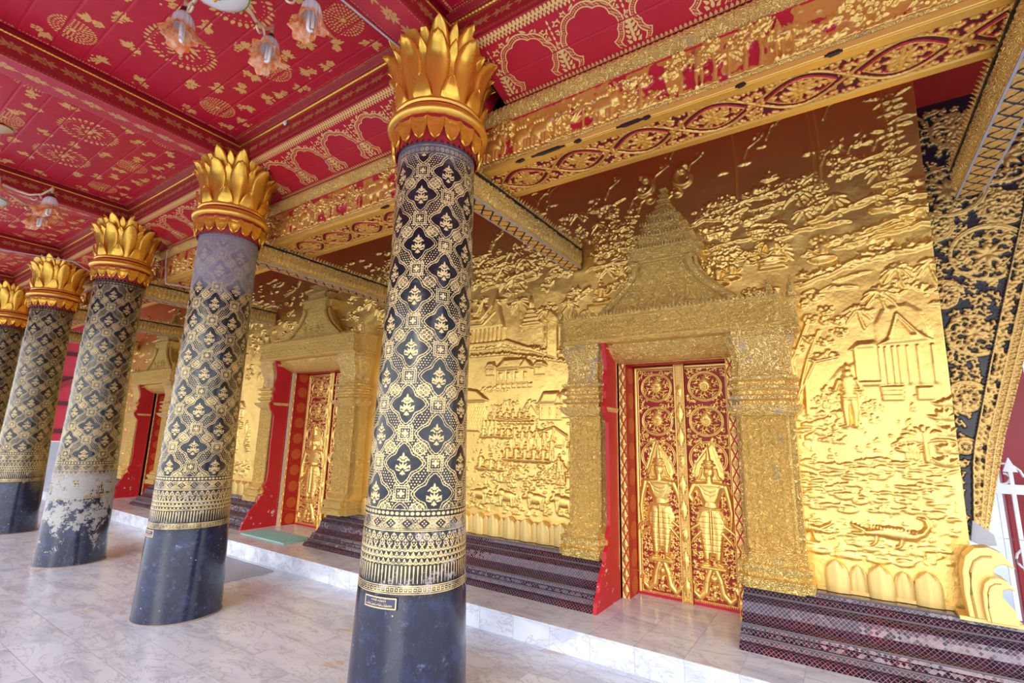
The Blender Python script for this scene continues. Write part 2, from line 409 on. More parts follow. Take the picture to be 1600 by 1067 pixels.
tn = t.n('VectorMath', {'operation': 'SUBTRACT'}); t.set(tn.inputs[0], tv.outputs[0]); t.set(tn.inputs[1], (.05, .05, .05))
nn = t.n('VectorMath', {'operation': 'NORMALIZE'}); t.set(nn.inputs[0], tn.outputs[0])
M['mosaic'] = t.fin(Base_Color=c, Roughness=t.mixf(ln, .12, .5), Metallic=t.mixf(ln, .2, .3), Normal=nn.outputs[0])

# column: black lacquer with gold-leaf stencil
def column_mat(name, peel=0., fade=0., fade_gray=.5, seed=0., dim=1.):
    t = NT(name); p = t.obj(); s3 = t.n('SeparateXYZ', None, i0=p); z = s3.outputs[2]
    pv = t.n('VectorMath', {'operation': 'ADD'}); t.set(pv.inputs[0], p); t.set(pv.inputs[1], (seed, seed*.7, 0.)); q = pv.outputs[0]
    n1 = t.noise(q, 7., 8, .7)
    black = t.mix(t.ramp(n1, .45, .75), (.008, .011, .034), (.030, .042, .125))
    low = t.ramp(z, .67, .62)
    black = t.mix(low, t.mix(t.ramp(n1, .45, .75), (.010, .010, .016), (.030, .028, .040)), black)
    # bluish scuffs on the lower part
    sc = t.m_('MULTIPLY', low, t.ramp(t.noise(q, 16., 9, .8), .56, .72))
    black = t.mix(t.m_('MULTIPLY', sc, .45), black, (.30, .36, .60))
    dots = t.ramp(t.n('TexVoronoi', None, Vector=q, Scale=22.).outputs['Distance'], .10, .06)
    black = t.mix(t.m_('MULTIPLY', t.m_('MULTIPLY', low, dots), t.ramp(t.noise(q, 5.), .5, .6)), black, (.7, .75, .85))
    g = t.ramp(t.attr('g'), -.0006, .0009)
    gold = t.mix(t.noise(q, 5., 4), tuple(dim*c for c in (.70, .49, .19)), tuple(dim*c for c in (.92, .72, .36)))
    gm = t.m_('MULTIPLY', g, t.m_('SUBTRACT', 1., t.m_('MULTIPLY', t.ramp(t.noise(q, 60., 4), .60, .68), .6)))
    col = t.mix(gm, black, gold); met = t.m_('MULTIPLY', gm, .3); rg = t.mixf(gm, .22, .45)
    # pale rubbed patch round the band above the lacquer
    rub = t.m_('MULTIPLY', t.m_('MULTIPLY', t.ramp(z, 1.05, .9), t.ramp(z, .62, .68)), t.ramp(t.noise(q, 9., 9, .85), .54, .60))
    col = t.mix(t.m_('MULTIPLY', rub, .7), col, (.55, .50, .52)); rg = t.mixf(rub, rg, .7)
    if fade:
        fm = t.m_('MULTIPLY', t.ramp(t.m_('ADD', z, t.m_('MULTIPLY', t.noise(q, 6., 6), .25)), 3.13-fade, 3.26-fade), t.m_('ADD', .35, t.m_('MULTIPLY', t.noise(q, 5, 5), .7)))
        col = t.mix(t.m_('MULTIPLY', fm, fade_gray, clamp=True), col, (.30, .27, .32)); rg = t.mixf(fm, rg, .6)
    if peel:
        pn = t.m_('ADD', t.noise(q, 7.5, 10, .78), t.m_('MULTIPLY', t.ramp(z, .2, .72), .12))
        pm = t.m_('MULTIPLY', t.ramp(pn, .575, .58), t.m_('MULTIPLY', t.ramp(z, .98, .86), t.ramp(z, -.1, .12)))
        col = t.mix(pm, col, t.mix(t.noise(q, 40.), (.30, .29, .28), (.46, .45, .44))); rg = t.mixf(pm, rg, .85); met = t.mixf(pm, met, 0.)
    h = t.m_('ADD', t.noise(q, 3., 4), t.m_('MULTIPLY', g, .02))
    return t.fin(Base_Color=col, Metallic=met, Roughness=rg, Normal=t.bump(h, .25, .03), Coat_Weight=t.m_('MULTIPLY', low, .4), Coat_Roughness=.12)
# ruffled glass: white crown, orange towards the mouth (dyed glass)
t = NT('dyed_glass_shade'); p = t.obj(); z = t.n('SeparateXYZ', None, i0=p).outputs[2]
f1 = t.ramp(z, -.055, -.10)
c = t.mix(f1, (.93, .93, .94), t.mix(t.ramp(t.noise(p, 30.), .35, .65), (.98, .22, .02), (.98, .58, .30)))
M['shade'] = t.fin(Base_Color=c, Roughness=.15, Transmission_Weight=.25, Subsurface_Weight=0., Alpha=.92)
t = NT('frosted_bowl_glass'); M['bowl'] = t.fin(Base_Color=(.86, .88, .86), Roughness=.2, Transmission_Weight=.15)
M['green'] = plain('green_glass_rim', (.10, .30, .08), .2)
t = NT('woven_teal_mat'); p = t.obj(); M['teal'] = t.fin(Base_Color=t.mix(t.noise(p, 120.), (.20, .55, .50), (.45, .80, .76)), Roughness=.95, Normal=t.bump(t.noise(p, 200.), .8, .004))
t = NT('woven_grey_rug'); p = t.obj(); s3 = t.n('SeparateXYZ', None, i0=p)
wv = t.m_('MULTIPLY', t.m_('SINE', t.m_('MULTIPLY', s3.outputs[0], 300.)), t.m_('SINE', t.m_('MULTIPLY', s3.outputs[1], 300.)))
M['rug'] = t.fin(Base_Color=t.mix(t.ramp(wv, -.2, .3), (.28, .32, .42), (.72, .76, .86)), Roughness=.95, Normal=t.bump(wv, .8, .004))
# ================================================================== setting
def structure(o): o['kind'] = 'structure'; return o
XL, XR = -17.0, 3.4
structure(MB().box((XL, -6, -.12), (XR, 4.7, 0)).put('floor', M['floor']))
structure(MB().box((-40, -60, -.35), (40, 60, -.14)).put('ground', M['ground']))
# raised marble step along the wall, with a projecting tread
s = MB(); s.box((-14.2, 3.205, 0), (XR, 4.7, STEP-.02)); s.box((-14.2, 3.19, STEP-.02), (XR, 4.7, STEP))
structure(s.put('trim_1', M['landing'], bevel=.004))

# ================================================================== ceiling: beams and painted panels
ZC, ZB = 4.0, 3.79
structure(MB().box((XL, -1.6, 4.03), (XR, 2.1, 4.12)).put('ceiling', M['red']))
structure(MB().box((XL, 2.0, 3.86), (XR, 2.9, 3.92)).put('ceiling_back', M['redwood'])).name = 'trim_2'
structure(MB().box((XL, -2.1, 3.25), (XR, -1.6, 4.2)).put('trim_9', M['redwood']))  # unseen outer beam added to cut off high sky and darken the wall top
structure(MB().box((XL, 2.75, 4.28), (XR, 5.45, 4.36)).put('trim_3', M['roofred']))
structure(MB().box((WEND-.1, 4.62, 0), (WEND, 9., 4.28)).put('wall_side', M['plaster'])).name = 'wall_right'
structure(MB().box((XL, 2.80, 3.50), (XR, 2.86, 4.28)).put('trim_12', M['roofred']))  # unseen board added to seal out sky light; its red tints the gold
structure(MB().box((XR-.1, 1.9, 2.9), (XR, 5.45, 4.28)).put('trim_10', M['redwood']))  # unseen end board added to keep light from the right off the roof void
structure(MB().box((.62, 5.32, 3.0), (XR-.1, 5.44, 4.28)).put('trim_11', M['redwood']))

def flower(r, x, y, R, a0=0):
    for k in range(5): r.dome(x+R*.62*cos(a0+k*2*pi/5), y+R*.62*sin(a0+k*2*pi/5), R*.33, R*.33, .001)
    r.dome(x, y, R*.24, R*.24, .001)
def spray(r, x, y, sz, a, q):
    r.stroke([(x-sz*cos(a), y-sz*sin(a)), (x-sz*.4*cos(a+.5), y-sz*.4*sin(a+.5)), (x, y)], .0045, .001)
    flower(r, x+sz*.25*cos(a), y+sz*.25*sin(a), sz*.42, a)
    for k in range(6):
        b = a+pi+(k-2.5)*.42; d = sz*(.35+.13*(k % 3)); r.leaf(x-sz*.2*cos(a), y-sz*.2*sin(a), b, d+.02, .011, .001)
    for k in range(4): r.dome(x+sz*q.uniform(-.8, .6), y+sz*q.uniform(-.5, .5), .010, .008, .001)
def rosette(r, x, y, R):
    for rr, n, pr_ in ((R*.95, 34, .0072), (R*.77, 28, .007), (R*.60, 21, .0072), (R*.43, 15, .0072), (R*.26, 9, .0072)):
        for k in range(n):
            a = 2*pi*k/n; r.dome(x+rr*cos(a), y+rr*sin(a), pr_*1.3, pr_, .001, ang=a)
    r.dome(x, y, .018, .018, .001)
def medallion(r, x, y, R, q):
    n = 30
    for k in range(n):
        a = 2*pi*k/n; r.leaf(x+R*.84*cos(a), y+R*.84*sin(a), a+.35, R*.24, .013, .001)
        r.dome(x+R*.76*cos(a), y+R*.76*sin(a), .007, .006, .001)
    # hare-like running figure drawn as plain ovals and leaves inside
    r.dome(x, y, R*.22, R*.13, .001); r.dome(x+R*.24, y+R*.14, R*.09, R*.08, .001)
    r.leaf(x+R*.24, y+R*.18, 1.9, R*.3, .012, .001)
    for k in range(12): r.leaf(x+R*.3*cos(k*.52), y+R*.25*sin(k*.52), k*.52+.6, R*.28, .010, .001)
    for k in range(9): r.dome(x+R*.55*cos(k*.7), y+R*.52*sin(k*.7), .012, .009, .001, ang=k)
def ceiling_panel_mesh():
    q = random.Random(3)
    u = np.arange(-1.13, 1.1301, .0058); v = np.arange(-.86, .7801, .0058)      # v: y-1.16
    r = Ras(u, v)
    for yy in (-.48, .44):
        for xx in (-.80, 0, .80): rosette(r, xx, yy, .125)
    for xx in (-.36, .36): medallion(r, xx, -.01, .205, q)
    pts = [(-.98, -.02), (-.70, .18), (-.66, -.2), (-.4, .42), (-.36, .62), (.4, .62), (0, .66), (-.8, .66), (.8, .66), (.4, .42), (0, .2), (0, -.22), (.70, .18), (.66, -.2), (.98, -.02),
           (-1.0, .30), (1.0, .30), (-.56, .32), (.56, .30), (-.2, .40), (.2, .40), (-.2, .62), (.2, .62), (-.6, .56), (.6, .56), (-1., .6), (1., .6), (-1., -.3), (1., -.3), (-.4, -.36), (.4, -.36), (-.18, -.42), (.18, -.42), (-.6, -.42), (.6, -.42), (-1., -.6), (-.5, -.66), (0, -.72), (.5, -.66), (1., -.6), (-.25, -.6), (.25, -.6), (0, 0)]
    for x, y in pts: spray(r, x+q.uniform(-.02, .02), y+q.uniform(-.02, .02), .085, q.uniform(0, 6.3), q)
    # narrow stencilled border
    for k in range(130):
        x = -1.12+k*.0175; r.dome(x, .755, .006, .009, .001); r.dome(x, .735, .004, .004, .001)
    for k in range(95):
        y = -.85+k*.0175
        for sx in (-1.105, 1.105): r.dome(sx, y, .009, .006, .001)
    H = r.H*0
    for y in [(.471+.169*k)-1.16 for k in range(-3, 9)]:
        d = np.abs(v-y); H -= (.006*np.clip(1-d/.006, 0, 1))[:, None]; r.G[d < .004, :] = -.01
    r.G += .0012*nrand(u, v, .03, RS)
    return sheet('painted_panel', u, v, H, lambda U, V, h: (U, V+1.16, -h), M['stencil'], r.G, back=.03, parent=False)
pm = ceiling_panel_mesh()
BAYS = [(CX0+CX[0])/2]+[(CX[k]+CX[k+1])/2 for k in range(4)]
plab = ['red plank ceiling panel with gold flower stencils over the carved bay nearest the viewer',
        'red stencilled ceiling panel behind the large ruffled-shade chandelier',
        'red stencilled ceiling panel over the second bay, with the smaller chandelier at its left end',
        'red stencilled ceiling panel over the third bay, above the third capital',
        'red stencilled ceiling panel over the farthest bay at the left edge']
for k, bx in enumerate(BAYS):
    o = put('ceiling_panel', pm, None, None, (bx, 0, ZC)); tag(o, plab[k], 'ceiling panel', 'stencilled ceiling panels between the beams')
    if k == 0: o.scale = (1.09, 1, 1)

# cross beams: dark stencilled sides, stencilled underside with reflected light put into its paler colour, gold bead line
def beam_sheet(L, W, mat, name, big=True):
    u = np.arange(0, L+.001, .007); v = np.arange(-W/2, W/2+.0005, .0055); r = Ras(u, v); q = random.Random(5)
    n = int(L/.16) if big else 0
    for k in range(n):
        x = .08+k*.16; flower(r, x, 0, W*.17, k)
        for s_ in (-1, 1):
            r.leaf(x+s_*.03, 0, 0 if s_ > 0 else pi, .05, .009, .001)
            r.leaf(x+s_*.02, 0, s_*.7+(0 if s_ > 0 else pi), .05, .007, .001); r.leaf(x+s_*.02, 0, -s_*.7+(0 if s_ > 0 else pi), .05, .007, .001)
    for k in range(int(L/.022)):
        x = .01+k*.022
        for sy in (-1, 1): r.dome(x, sy*(W/2-.012), .007, .004, .001)
    r.G += .001*nrand(u, v, .03, RS)
    return u, v, r
def bead_mesh(L, pitch=.021, rad=.0085):
    u = np.arange(0, L+.0005, .0045); v = np.array([-1., -.7, -.35, 0, .35, .7, 1.]); U, V = np.meshgrid(u, v)
    H = rad*np.sqrt(np.clip(1-V*V, 0, 1))*(.55+.45*np.abs(np.cos(pi*U/pitch)))
    return u, v, H, rad
BW = .25
blab = ['red stencilled ceiling beam with gold beads meeting the nearest flower capital',
        'red stencilled ceiling beam with gold beads meeting the second flower capital',
        'red stencilled ceiling beam with gold beads meeting the third flower capital',
        'red stencilled ceiling beam with gold beads meeting the fourth flower capital',
        'red stencilled ceiling beam with gold beads meeting the fifth flower capital']
EAVE = None
def cross_beam(x, label):
    t_ = empty('ceiling_beam', (x, 1.99, ZB), label, 'ceiling beam', 'ceiling beams running out from the capitals')
    MB().box((-BW/2+.004, -3.4, .004), (BW/2-.004, 0, .25)).put('core', M['redtrim'], t_)
    u, v, r = beam_sheet(3.4, BW, M['pale'], 'underside_board')
    sheet('underside_board', u, v, r.H*0, lambda U, V, h: (V, -U, -h), M['pale'], r.G, back=.004, parent=t_)
    hh = .21
    u, v, r = beam_sheet(3.4, hh-.03, M['beamstencil'], 'side')
    for sx in (-1, 1):
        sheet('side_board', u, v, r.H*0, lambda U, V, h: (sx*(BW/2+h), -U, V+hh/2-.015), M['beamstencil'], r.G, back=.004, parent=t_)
        u2, v2, H2, rad = bead_mesh(3.4)
        sheet('bead_moulding', u2, v2, H2, lambda U, V, h: (sx*(BW/2+h), -U, .166+V*rad), M['gold'], None, back=.003, parent=t_)
    return t_
cb = cross_beam(CX[0], blab[0])
for k in range(1, 5):
    c = copy_tree(cb); c.location.x = CX[k]; tag(c, blab[k])
c = copy_tree(cb); c.location.x = CX0; tag(c, 'red stencilled ceiling beam at the right end, past the carved bay')

# long beam over the capitals (runs left to right), per bay between the cross beams
def long_beam(x0, x1, label):
    L = x1-x0-BW
    t_ = empty('ceiling_beam', (x0+BW/2, 1.965, ZB), label, 'ceiling beam', 'ceiling beams running along the capitals')
    MB().box((0, .004, .0), (L, .14, .24)).put('core', M['redtrim'], t_)
    hh = .155
    u, v, r = beam_sheet(L, hh, M['beamstencil'], 'side')
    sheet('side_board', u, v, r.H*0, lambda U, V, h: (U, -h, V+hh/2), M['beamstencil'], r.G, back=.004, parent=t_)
    u2, v2, H2, rad = bead_mesh(L, .026, .011)
    sheet('bead_moulding', u2, v2, H2, lambda U, V, h: (U, -h-.004, .163+V*rad), M['gold'], None, back=.01, parent=t_)
    # sloping upper moulding from the bead to the planks
    u3, v3, r3 = beam_sheet(L, .07, M['beamstencil'], 'cap', False)
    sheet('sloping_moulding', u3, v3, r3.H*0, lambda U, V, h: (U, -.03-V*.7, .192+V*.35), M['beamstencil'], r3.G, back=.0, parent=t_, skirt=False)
    return t_
for k in range(4): long_beam(CX[k+1], CX[k], ['red stencilled beam with gold beads between the first and second capitals', 'red stencilled beam with gold beads between the second and third capitals', 'red stencilled beam with gold beads between the third and fourth capitals', 'red stencilled beam with gold beads between the fourth and fifth capitals'][k])
long_beam(CX[0], CX0, 'red stencilled beam with gold beads right of the nearest capital')

# sloping cove boards with lobed arches
CY0, CZ0, CY1, CZ1 = 1.985, 3.79, 2.435, 3.645
def cove_mesh():
    L = 2.29; Wd = math.hypot(CY1-CY0, CZ1-CZ0)
    u = np.arange(-L/2, L/2+.001, .0052); v = np.arange(0, Wd+.001, .005); r = Ras(u, v)   # v=0 at the bottom (frieze) edge
    U, V = np.meshgrid(u, v); G = np.full(U.shape, -.02)
    lob = np.full(U.shape, -.5)
    for c in (-.84, -.42, 0, .42, .84):
        x = U-c; y = V
        body = np.full(U.shape, -1.)
        for dx, dy, R in ((0, .285, .060), (-.066, .262, .056), (.066, .262, .056), (-.098, .205, .054), (.098, .205, .054), (-.088, .150, .046), (.088, .150, .046), (0, .20, .11)):
            body = np.maximum(body, R-np.hypot(x-dx, y-dy))
        # waisted neck and spreading foot
        hwid = np.interp(y, [0, .03, .06, .10, .14, .2], [.135, .128, .105, .092, .105, .12])
        foot = np.minimum(hwid-np.abs(x), .17-y)
        body = np.maximum(body, foot)
        lob = np.maximum(lob, body)
    G = np.maximum(G, .004-np.abs(lob+.008)); G = np.maximum(G, .0045-np.abs(lob+.036))
    # twisted leaf garland between the two lines
    tw = np.abs(lob+.022)-.006; G = np.maximum(G, np.minimum(-tw, .0045*np.sin((U+V)*380)))
    r.G = G; out = lob < -.044
    q = random.Random(8)
    R2 = Ras(u, v)
    for c in (-1.05, -.63, -.21, .21, .63, 1.05):
        for k in range(5):   # stacked flame between the arches
            y = .05+k*.03; w_ = .04*(1-k/6)
            R2.leaf(c, y, pi/2, .045, .010, .001)
            for s_ in (-1, 1): R2.leaf(c+s_*w_*.4, y, pi/2+s_*-.8, .04, .008, .001); R2.spiral(c+s_*w_*.7, y+.004, .011, pi/2, s_*-4, .0028, .001, False)
        for s_ in (-1, 1):
            R2.spiral(c+s_*.045, .33, .024, 0, s_*5, .0042, .001); R2.spiral(c+s_*.10, .36, .018, 0, s_*5, .004, .001); R2.spiral(c+s_*.03, .28, .018, 2, -s_*5, .004, .001)
            R2.spiral(c+s_*.02, .22, .013, 0, s_*5, .0035, .001); R2.leaf(c+s_*.14, .365, pi/2-s_*.9, .05, .008, .001)
        for k in range(5): R2.leaf(c, .22+k*.032, pi/2, .03, .007, .001)
    G = np.where(out, np.maximum(G, R2.G), G)
    R3 = Ras(u, v)
    n = int(L/.0262)
    for k in range(n+1):
        x = -L/2+k*.0262
        R3.leaf(x, .008, pi/2, .03, .009, .001); R3.dome(x+.0131, .012, .004, .004, .001)
        for j, (yy, sz) in enumerate(((.455, 1.15), (.433, 1.0), (.412, .85))):
            R3.leaf(x+(.0131 if j % 2 else 0), yy+.010, -pi/2, .030*sz, .0085*sz, .001)
    G = np.where((V < .045) | (V > .38), np.maximum(np.where((V < .045) | (V > .395), -.02, G), R3.G), G)
    d = np.abs(v-.19); H = -(.004*np.clip(1-d/.005, 0, 1))[:, None]+0*U
    G = np.where(np.abs(V-.19) < .003, -.01, G)
    dy, dz = (CY0-CY1)/Wd, (CZ0-CZ1)/Wd      # up along the board
    ny, nz = -dz, dy                          # towards the room (down and outwards)
    if nz > 0: ny, nz = -ny, -nz
    return sheet('arch_board', u, v, H, lambda A, B, h: (A, B*dy+ny*h, B*dz+nz*h), M['covestencil'], G, back=.03, parent=False)
cm = cove_mesh()
clab = ['sloping red board with a row of gold lobed arches, right of the nearest column',
        'sloping red board of gold lobed arches between the first and second columns',
        'sloping red board of gold lobed arches between the second and third columns',
        'sloping red board of gold lobed arches between the third and fourth columns',
        'sloping red board of gold lobed arches between the fourth and fifth columns']
for k, bx in enumerate(BAYS):
    o = put('arch_board', cm, None, None, (bx, CY1, CZ1)); tag(o, clab[k], 'painted board', 'sloping arch boards under the ceiling')
    if k == 0: o.scale = (1.0, 1, 1)
    MBc = MB().box((-.12, -.43, .02), (.12, 0.0, .20))
for k, x in enumerate([CX0]+CX):
    structure(MB().prism([(CY0+.02, CZ0+.0), (CY0+.02, 3.87), (CY1+.1, 3.87), (CY1+.0, CZ1-.0)], 'x', x-.12, x+.12).put('trim_%d' % (4+k), M['red']))
for x in (.64+1.145-.98,):
    pass
# ================================================================== columns
def shaft_radius(z):
    z = np.asarray(z, float)
    return np.interp(z, [0, .3, .66, 1.06, 1.6, 2.4, 3.12], [.302, .292, .280, .268, .254, .242, .234])
NCELL = 5; AU = .314; AV = .295
def medal_sdf(x, y, sc=1.):
    x = x/sc; y = y/sc/1.04
    r_ = np.hypot(x, y)+1e-9; a = np.arctan2(y, x)
    tip = np.minimum(np.minimum(np.abs(a), pi-np.abs(a)), np.abs(np.abs(a)-pi/2))
    R = .080*(.655+.345*(1-np.abs(np.sin(2*a))**2.2))+.0075*np.clip(1-tip/.2, 0, 1)
    return (R-r_)*.85*sc
def leafs(x, y, px, py, ang, L, w):
    c, s_ = cos(ang), sin(ang); a = ((x-px)*c+(y-py)*s_)/L; b = np.abs(-(x-px)*s_+(y-py)*c)
    t = np.clip(a, 0, 1); hw = w*np.sin(pi*t**.8)**.8*(a > 0)*(a < 1)
    return np.minimum(hw-b, .4*L*np.minimum(a, 1-a)+.0005)
def lotus_sdf(x, y):
    G = np.full(x.shape, -.02); y = y+.004
    def add(g):
        nonlocal G; G = np.maximum(G, g)
    add(leafs(x, y, 0, .020, pi/2, .038, .0068)); add(.0058-np.hypot(x, y-.011))
    ax = np.abs(x)
    for (px, py, an, L, w) in ((.0035, .022, 1.0, .020, .0042), (.012, .036, -.7, .012, .0034), (.0065, .008, .85, .027, .0052), (.021, .024, -.6, .015, .0040),
                               (.003, -.022, 1.02, .033, .0050), (.005, -.027, .60, .043, .0052), (.009, -.034, .22, .032, .0046), (.036, -.024, 1.75, .020, .0040), (.004, -.041, -.85, .015, .0042)):
        add(leafs(ax, y, px, py, an, L, w))
    add(leafs(x, y, 0, -.020, pi/2, .027, .0060)); add(leafs(x, y, 0, -.056, pi/2, .026, .0080))
    return G
def column_G(theta, z, th0):
    """gold-leaf signed distance on the unrolled shaft"""
    X = ((theta-th0)/(2*pi)*NCELL); Y = (z-2.16)/AV
    def cell(ox, oy):
        cx = (X-ox)-np.round(X-ox); cy = (Y-oy)-np.round(Y-oy); return cx*AU, cy*AV
    x1, y1 = cell(0, 0); x2, y2 = cell(.5, .5)
    m1, m2 = medal_sdf(x1, y1), medal_sdf(x2, y2); md = np.maximum(m1, m2)
    G = np.full(X.shape, -.02)
    # bands hugging every medallion
    for off, w_ in ((-.0068, .0024), (-.0182, .0024)):
        G = np.maximum(G, w_-np.abs(md-off))
    a1 = np.arctan2(y1, x1); a2 = np.arctan2(y2, x2); aa = np.where(m1 > m2, a1, a2)
    G = np.where((md < -.0095) & (md > -.0155), np.maximum(G, .0022-np.abs(np.mod(aa*5.1, 1)-.5)*.03), G)
    # knots on the diagonals
    kx, ky = [], []
    for ox, oy in ((.25, .25), (-.25, .25)):
        xx, yy = cell(ox, oy); kx.append(np.abs(xx)); ky.append(np.abs(yy))
        for sx, sy in ((1, 1), (1, -1), (-1, 1), (-1, -1)):
            d = np.hypot(xx-sx*.0125, yy-sy*.0125)
            inside = d < .0135
            G = np.where(inside, np.maximum(.0026-np.abs(d-.0100), .0036-d), G)
        d0 = np.hypot(xx, yy)
        G = np.maximum(G, .0024-np.abs(d0-.006))
        G = np.maximum(G, np.where(d0 < .034, .0024-np.abs(d0-.031), -.02))
    # small framed four-petal squares
    for ox, oy in ((.5, 0), (0, .5)):
        xx, yy = cell(ox, oy); q = np.maximum(np.abs(xx), np.abs(yy)); ins = q < .041
        d = np.hypot(xx, yy); a = np.arctan2(yy, xx)
        fl = np.maximum(.0085-np.hypot(np.abs(np.where(np.abs(xx) > np.abs(yy), xx, yy))-.0105, np.where(np.abs(xx) > np.abs(yy), yy, xx)*1.3), .0045-d)
        fl = np.maximum(fl, .0040-np.hypot(np.abs(xx)-.0145, np.abs(yy)-.0145))
        sq = np.maximum(fl, .0026-np.abs(q-.0275)); sq = np.maximum(sq, .0026-np.abs(q-.0378))
        tick = .002-np.abs(np.mod((xx+yy)/.014, 1)-.5)*.014
        sq = np.where((q > .030) & (q < .037), np.maximum(sq, tick), sq)
        G = np.where(ins & (md < -.005), sq, G)
    G = np.where(md > -.0035, np.maximum(lotus_sdf(x1, y1), lotus_sdf(x2, y2)), G)
    # fine filling links wherever it is still plain black outside the medallions
    fill = .0043-np.hypot(np.mod(X*AU+.5*.0157*(np.floor(z/.0134) % 2), .0157)-.00785, (np.mod(z, .0134)-.0067)*1.1)
    G = np.where((md < -.0210) & (G < -.0016), np.minimum(fill, -G-.0030), G)
    # ---- horizontal bands
    s_ = (theta-th0)*.27
    def line(z0, w_): return w_-np.abs(z-z0)
    B = np.full(X.shape, -.02); mx = lambda g: np.maximum(B, g)
    for z0, w_ in ((.668, .0022), (.704, .0022), (.952, .0025), (.960, .0018), (1.015, .0026), (1.052, .0028)): B = mx(line(z0, w_))
    gap = .0018-np.abs(np.mod(s_, .038)-.019)
    B = np.where((z > 1.01) & (np.mod(s_, .038) < .003), -.005, B)
    ov = 1-((np.mod(s_, .0262)-.0131)/.0105)**2-((z-1.0335)/.0085)**2
    B = mx(np.where(np.abs(z-1.0335) < .012, ov*.004, -.02))
    ov = .0042-np.hypot(np.mod(s_, .022)-.011, (z-.686)); B = mx(np.where(np.abs(z-.686) < .012, ov, -.02))
    fr = .0016-np.abs(np.maximum(np.abs(np.mod(s_, .022)-.011), np.abs(z-.686)*.9)-.0092); B = mx(np.where(np.abs(z-.686) < .014, fr, -.02))
    # diamond chain .965-1.01
    px = np.mod(s_, .084)-.042; py = z-.9875; dm = np.abs(px)+np.abs(py)*1.3
    ch = np.maximum(.0017-np.abs(dm-.032)*.7, .0017-np.abs(dm-.040)*.7)
    ch = np.maximum(ch, .004-np.hypot(np.abs(px)-.009, py)); ch = np.maximum(ch, .004-np.hypot(px, np.abs(py)-.009))
    row = np.floor(py/.0085); br = np.minimum(.0030-np.abs(np.mod(py, .0085)-.00425), .0065-np.abs(np.mod(s_+row*.008, .0165)-.00825))
    ch = np.where(dm > .044, br, ch); B = mx(np.where(np.abs(py) < .023, ch, -.02))
    # scrolls and hanging lotus tassels .78-.95
    for z0, pit, ph, sg in ((.925, .0405, 0, 1), (.898, .0405, .5, 1), (.868, .027, 0, 1), (.838, .027, .5, 1), (.808, .027, 0, 1)):
        xx = np.mod(s_/pit+ph, 1)*pit-pit/2; yy = z-z0; d = np.hypot(xx, yy*.9)
        g = np.maximum(.0019-np.abs(d-pit*.30), .0038-np.hypot(xx, yy+.001)); g = np.maximum(g, leafs(xx, yy, 0, .004, pi/2, .018, .0045))
        g = np.maximum(g, leafs(np.abs(xx), yy, .004, -.008, .6, .016, .0035)); B = mx(np.where(np.abs(yy) < .020, g, -.02))
    t_ = np.clip((z-.712)/.075, 0, 1); bx = np.abs(np.mod(s_, .0195)-.00975)
    B = mx(np.where((z > .712) & (z < .787), (.0012+.0032*t_)-bx, -.02)); B = mx(.0045-np.hypot(bx, z-.790))
    G = np.where(z < 1.058, B, G); G = np.where(z < .664, -.02, G)
    # top collar row
    xx = np.mod(s_, .034)-.017; yy = z-3.035; d = np.hypot(xx, yy)
    T = np.maximum(.002-np.abs(d-.011), .004-d); T = np.maximum(T, np.maximum(line(3.012, .0016), line(3.062, .0016)))
    G = np.where(z > 3.008, np.where(z < 3.066, T, -.01), G)
    return G
NT_ = 640
th = np.arange(NT_)/NT_*2*pi; zz = span((0, .64, .02), (.64, 3.12, .00255))
TH, ZZ = np.meshgrid(th, zz); TH0 = radians(-64.4)
rrr = shaft_radius(zz)[:, None]
wob = .003*np.sin(3*TH+ZZ*2.1)+.002*np.sin(5*TH-ZZ*3.7)
GG = column_G(np.mod(TH-TH0+pi, 2*pi)-pi+TH0, ZZ, TH0)
GG += .0007*nrand(th*.26, zz, .05, RS, 3)
shaft_me = sheet('shaft', th, zz, wob*(ZZ < 3.0), lambda U, V, h: ((shaft_radius(V)+h)*np.cos(U), (shaft_radius(V)+h)*np.sin(U), V), None, GG, wrap=True, parent=False)
shaft_me.materials.append(M['black'])

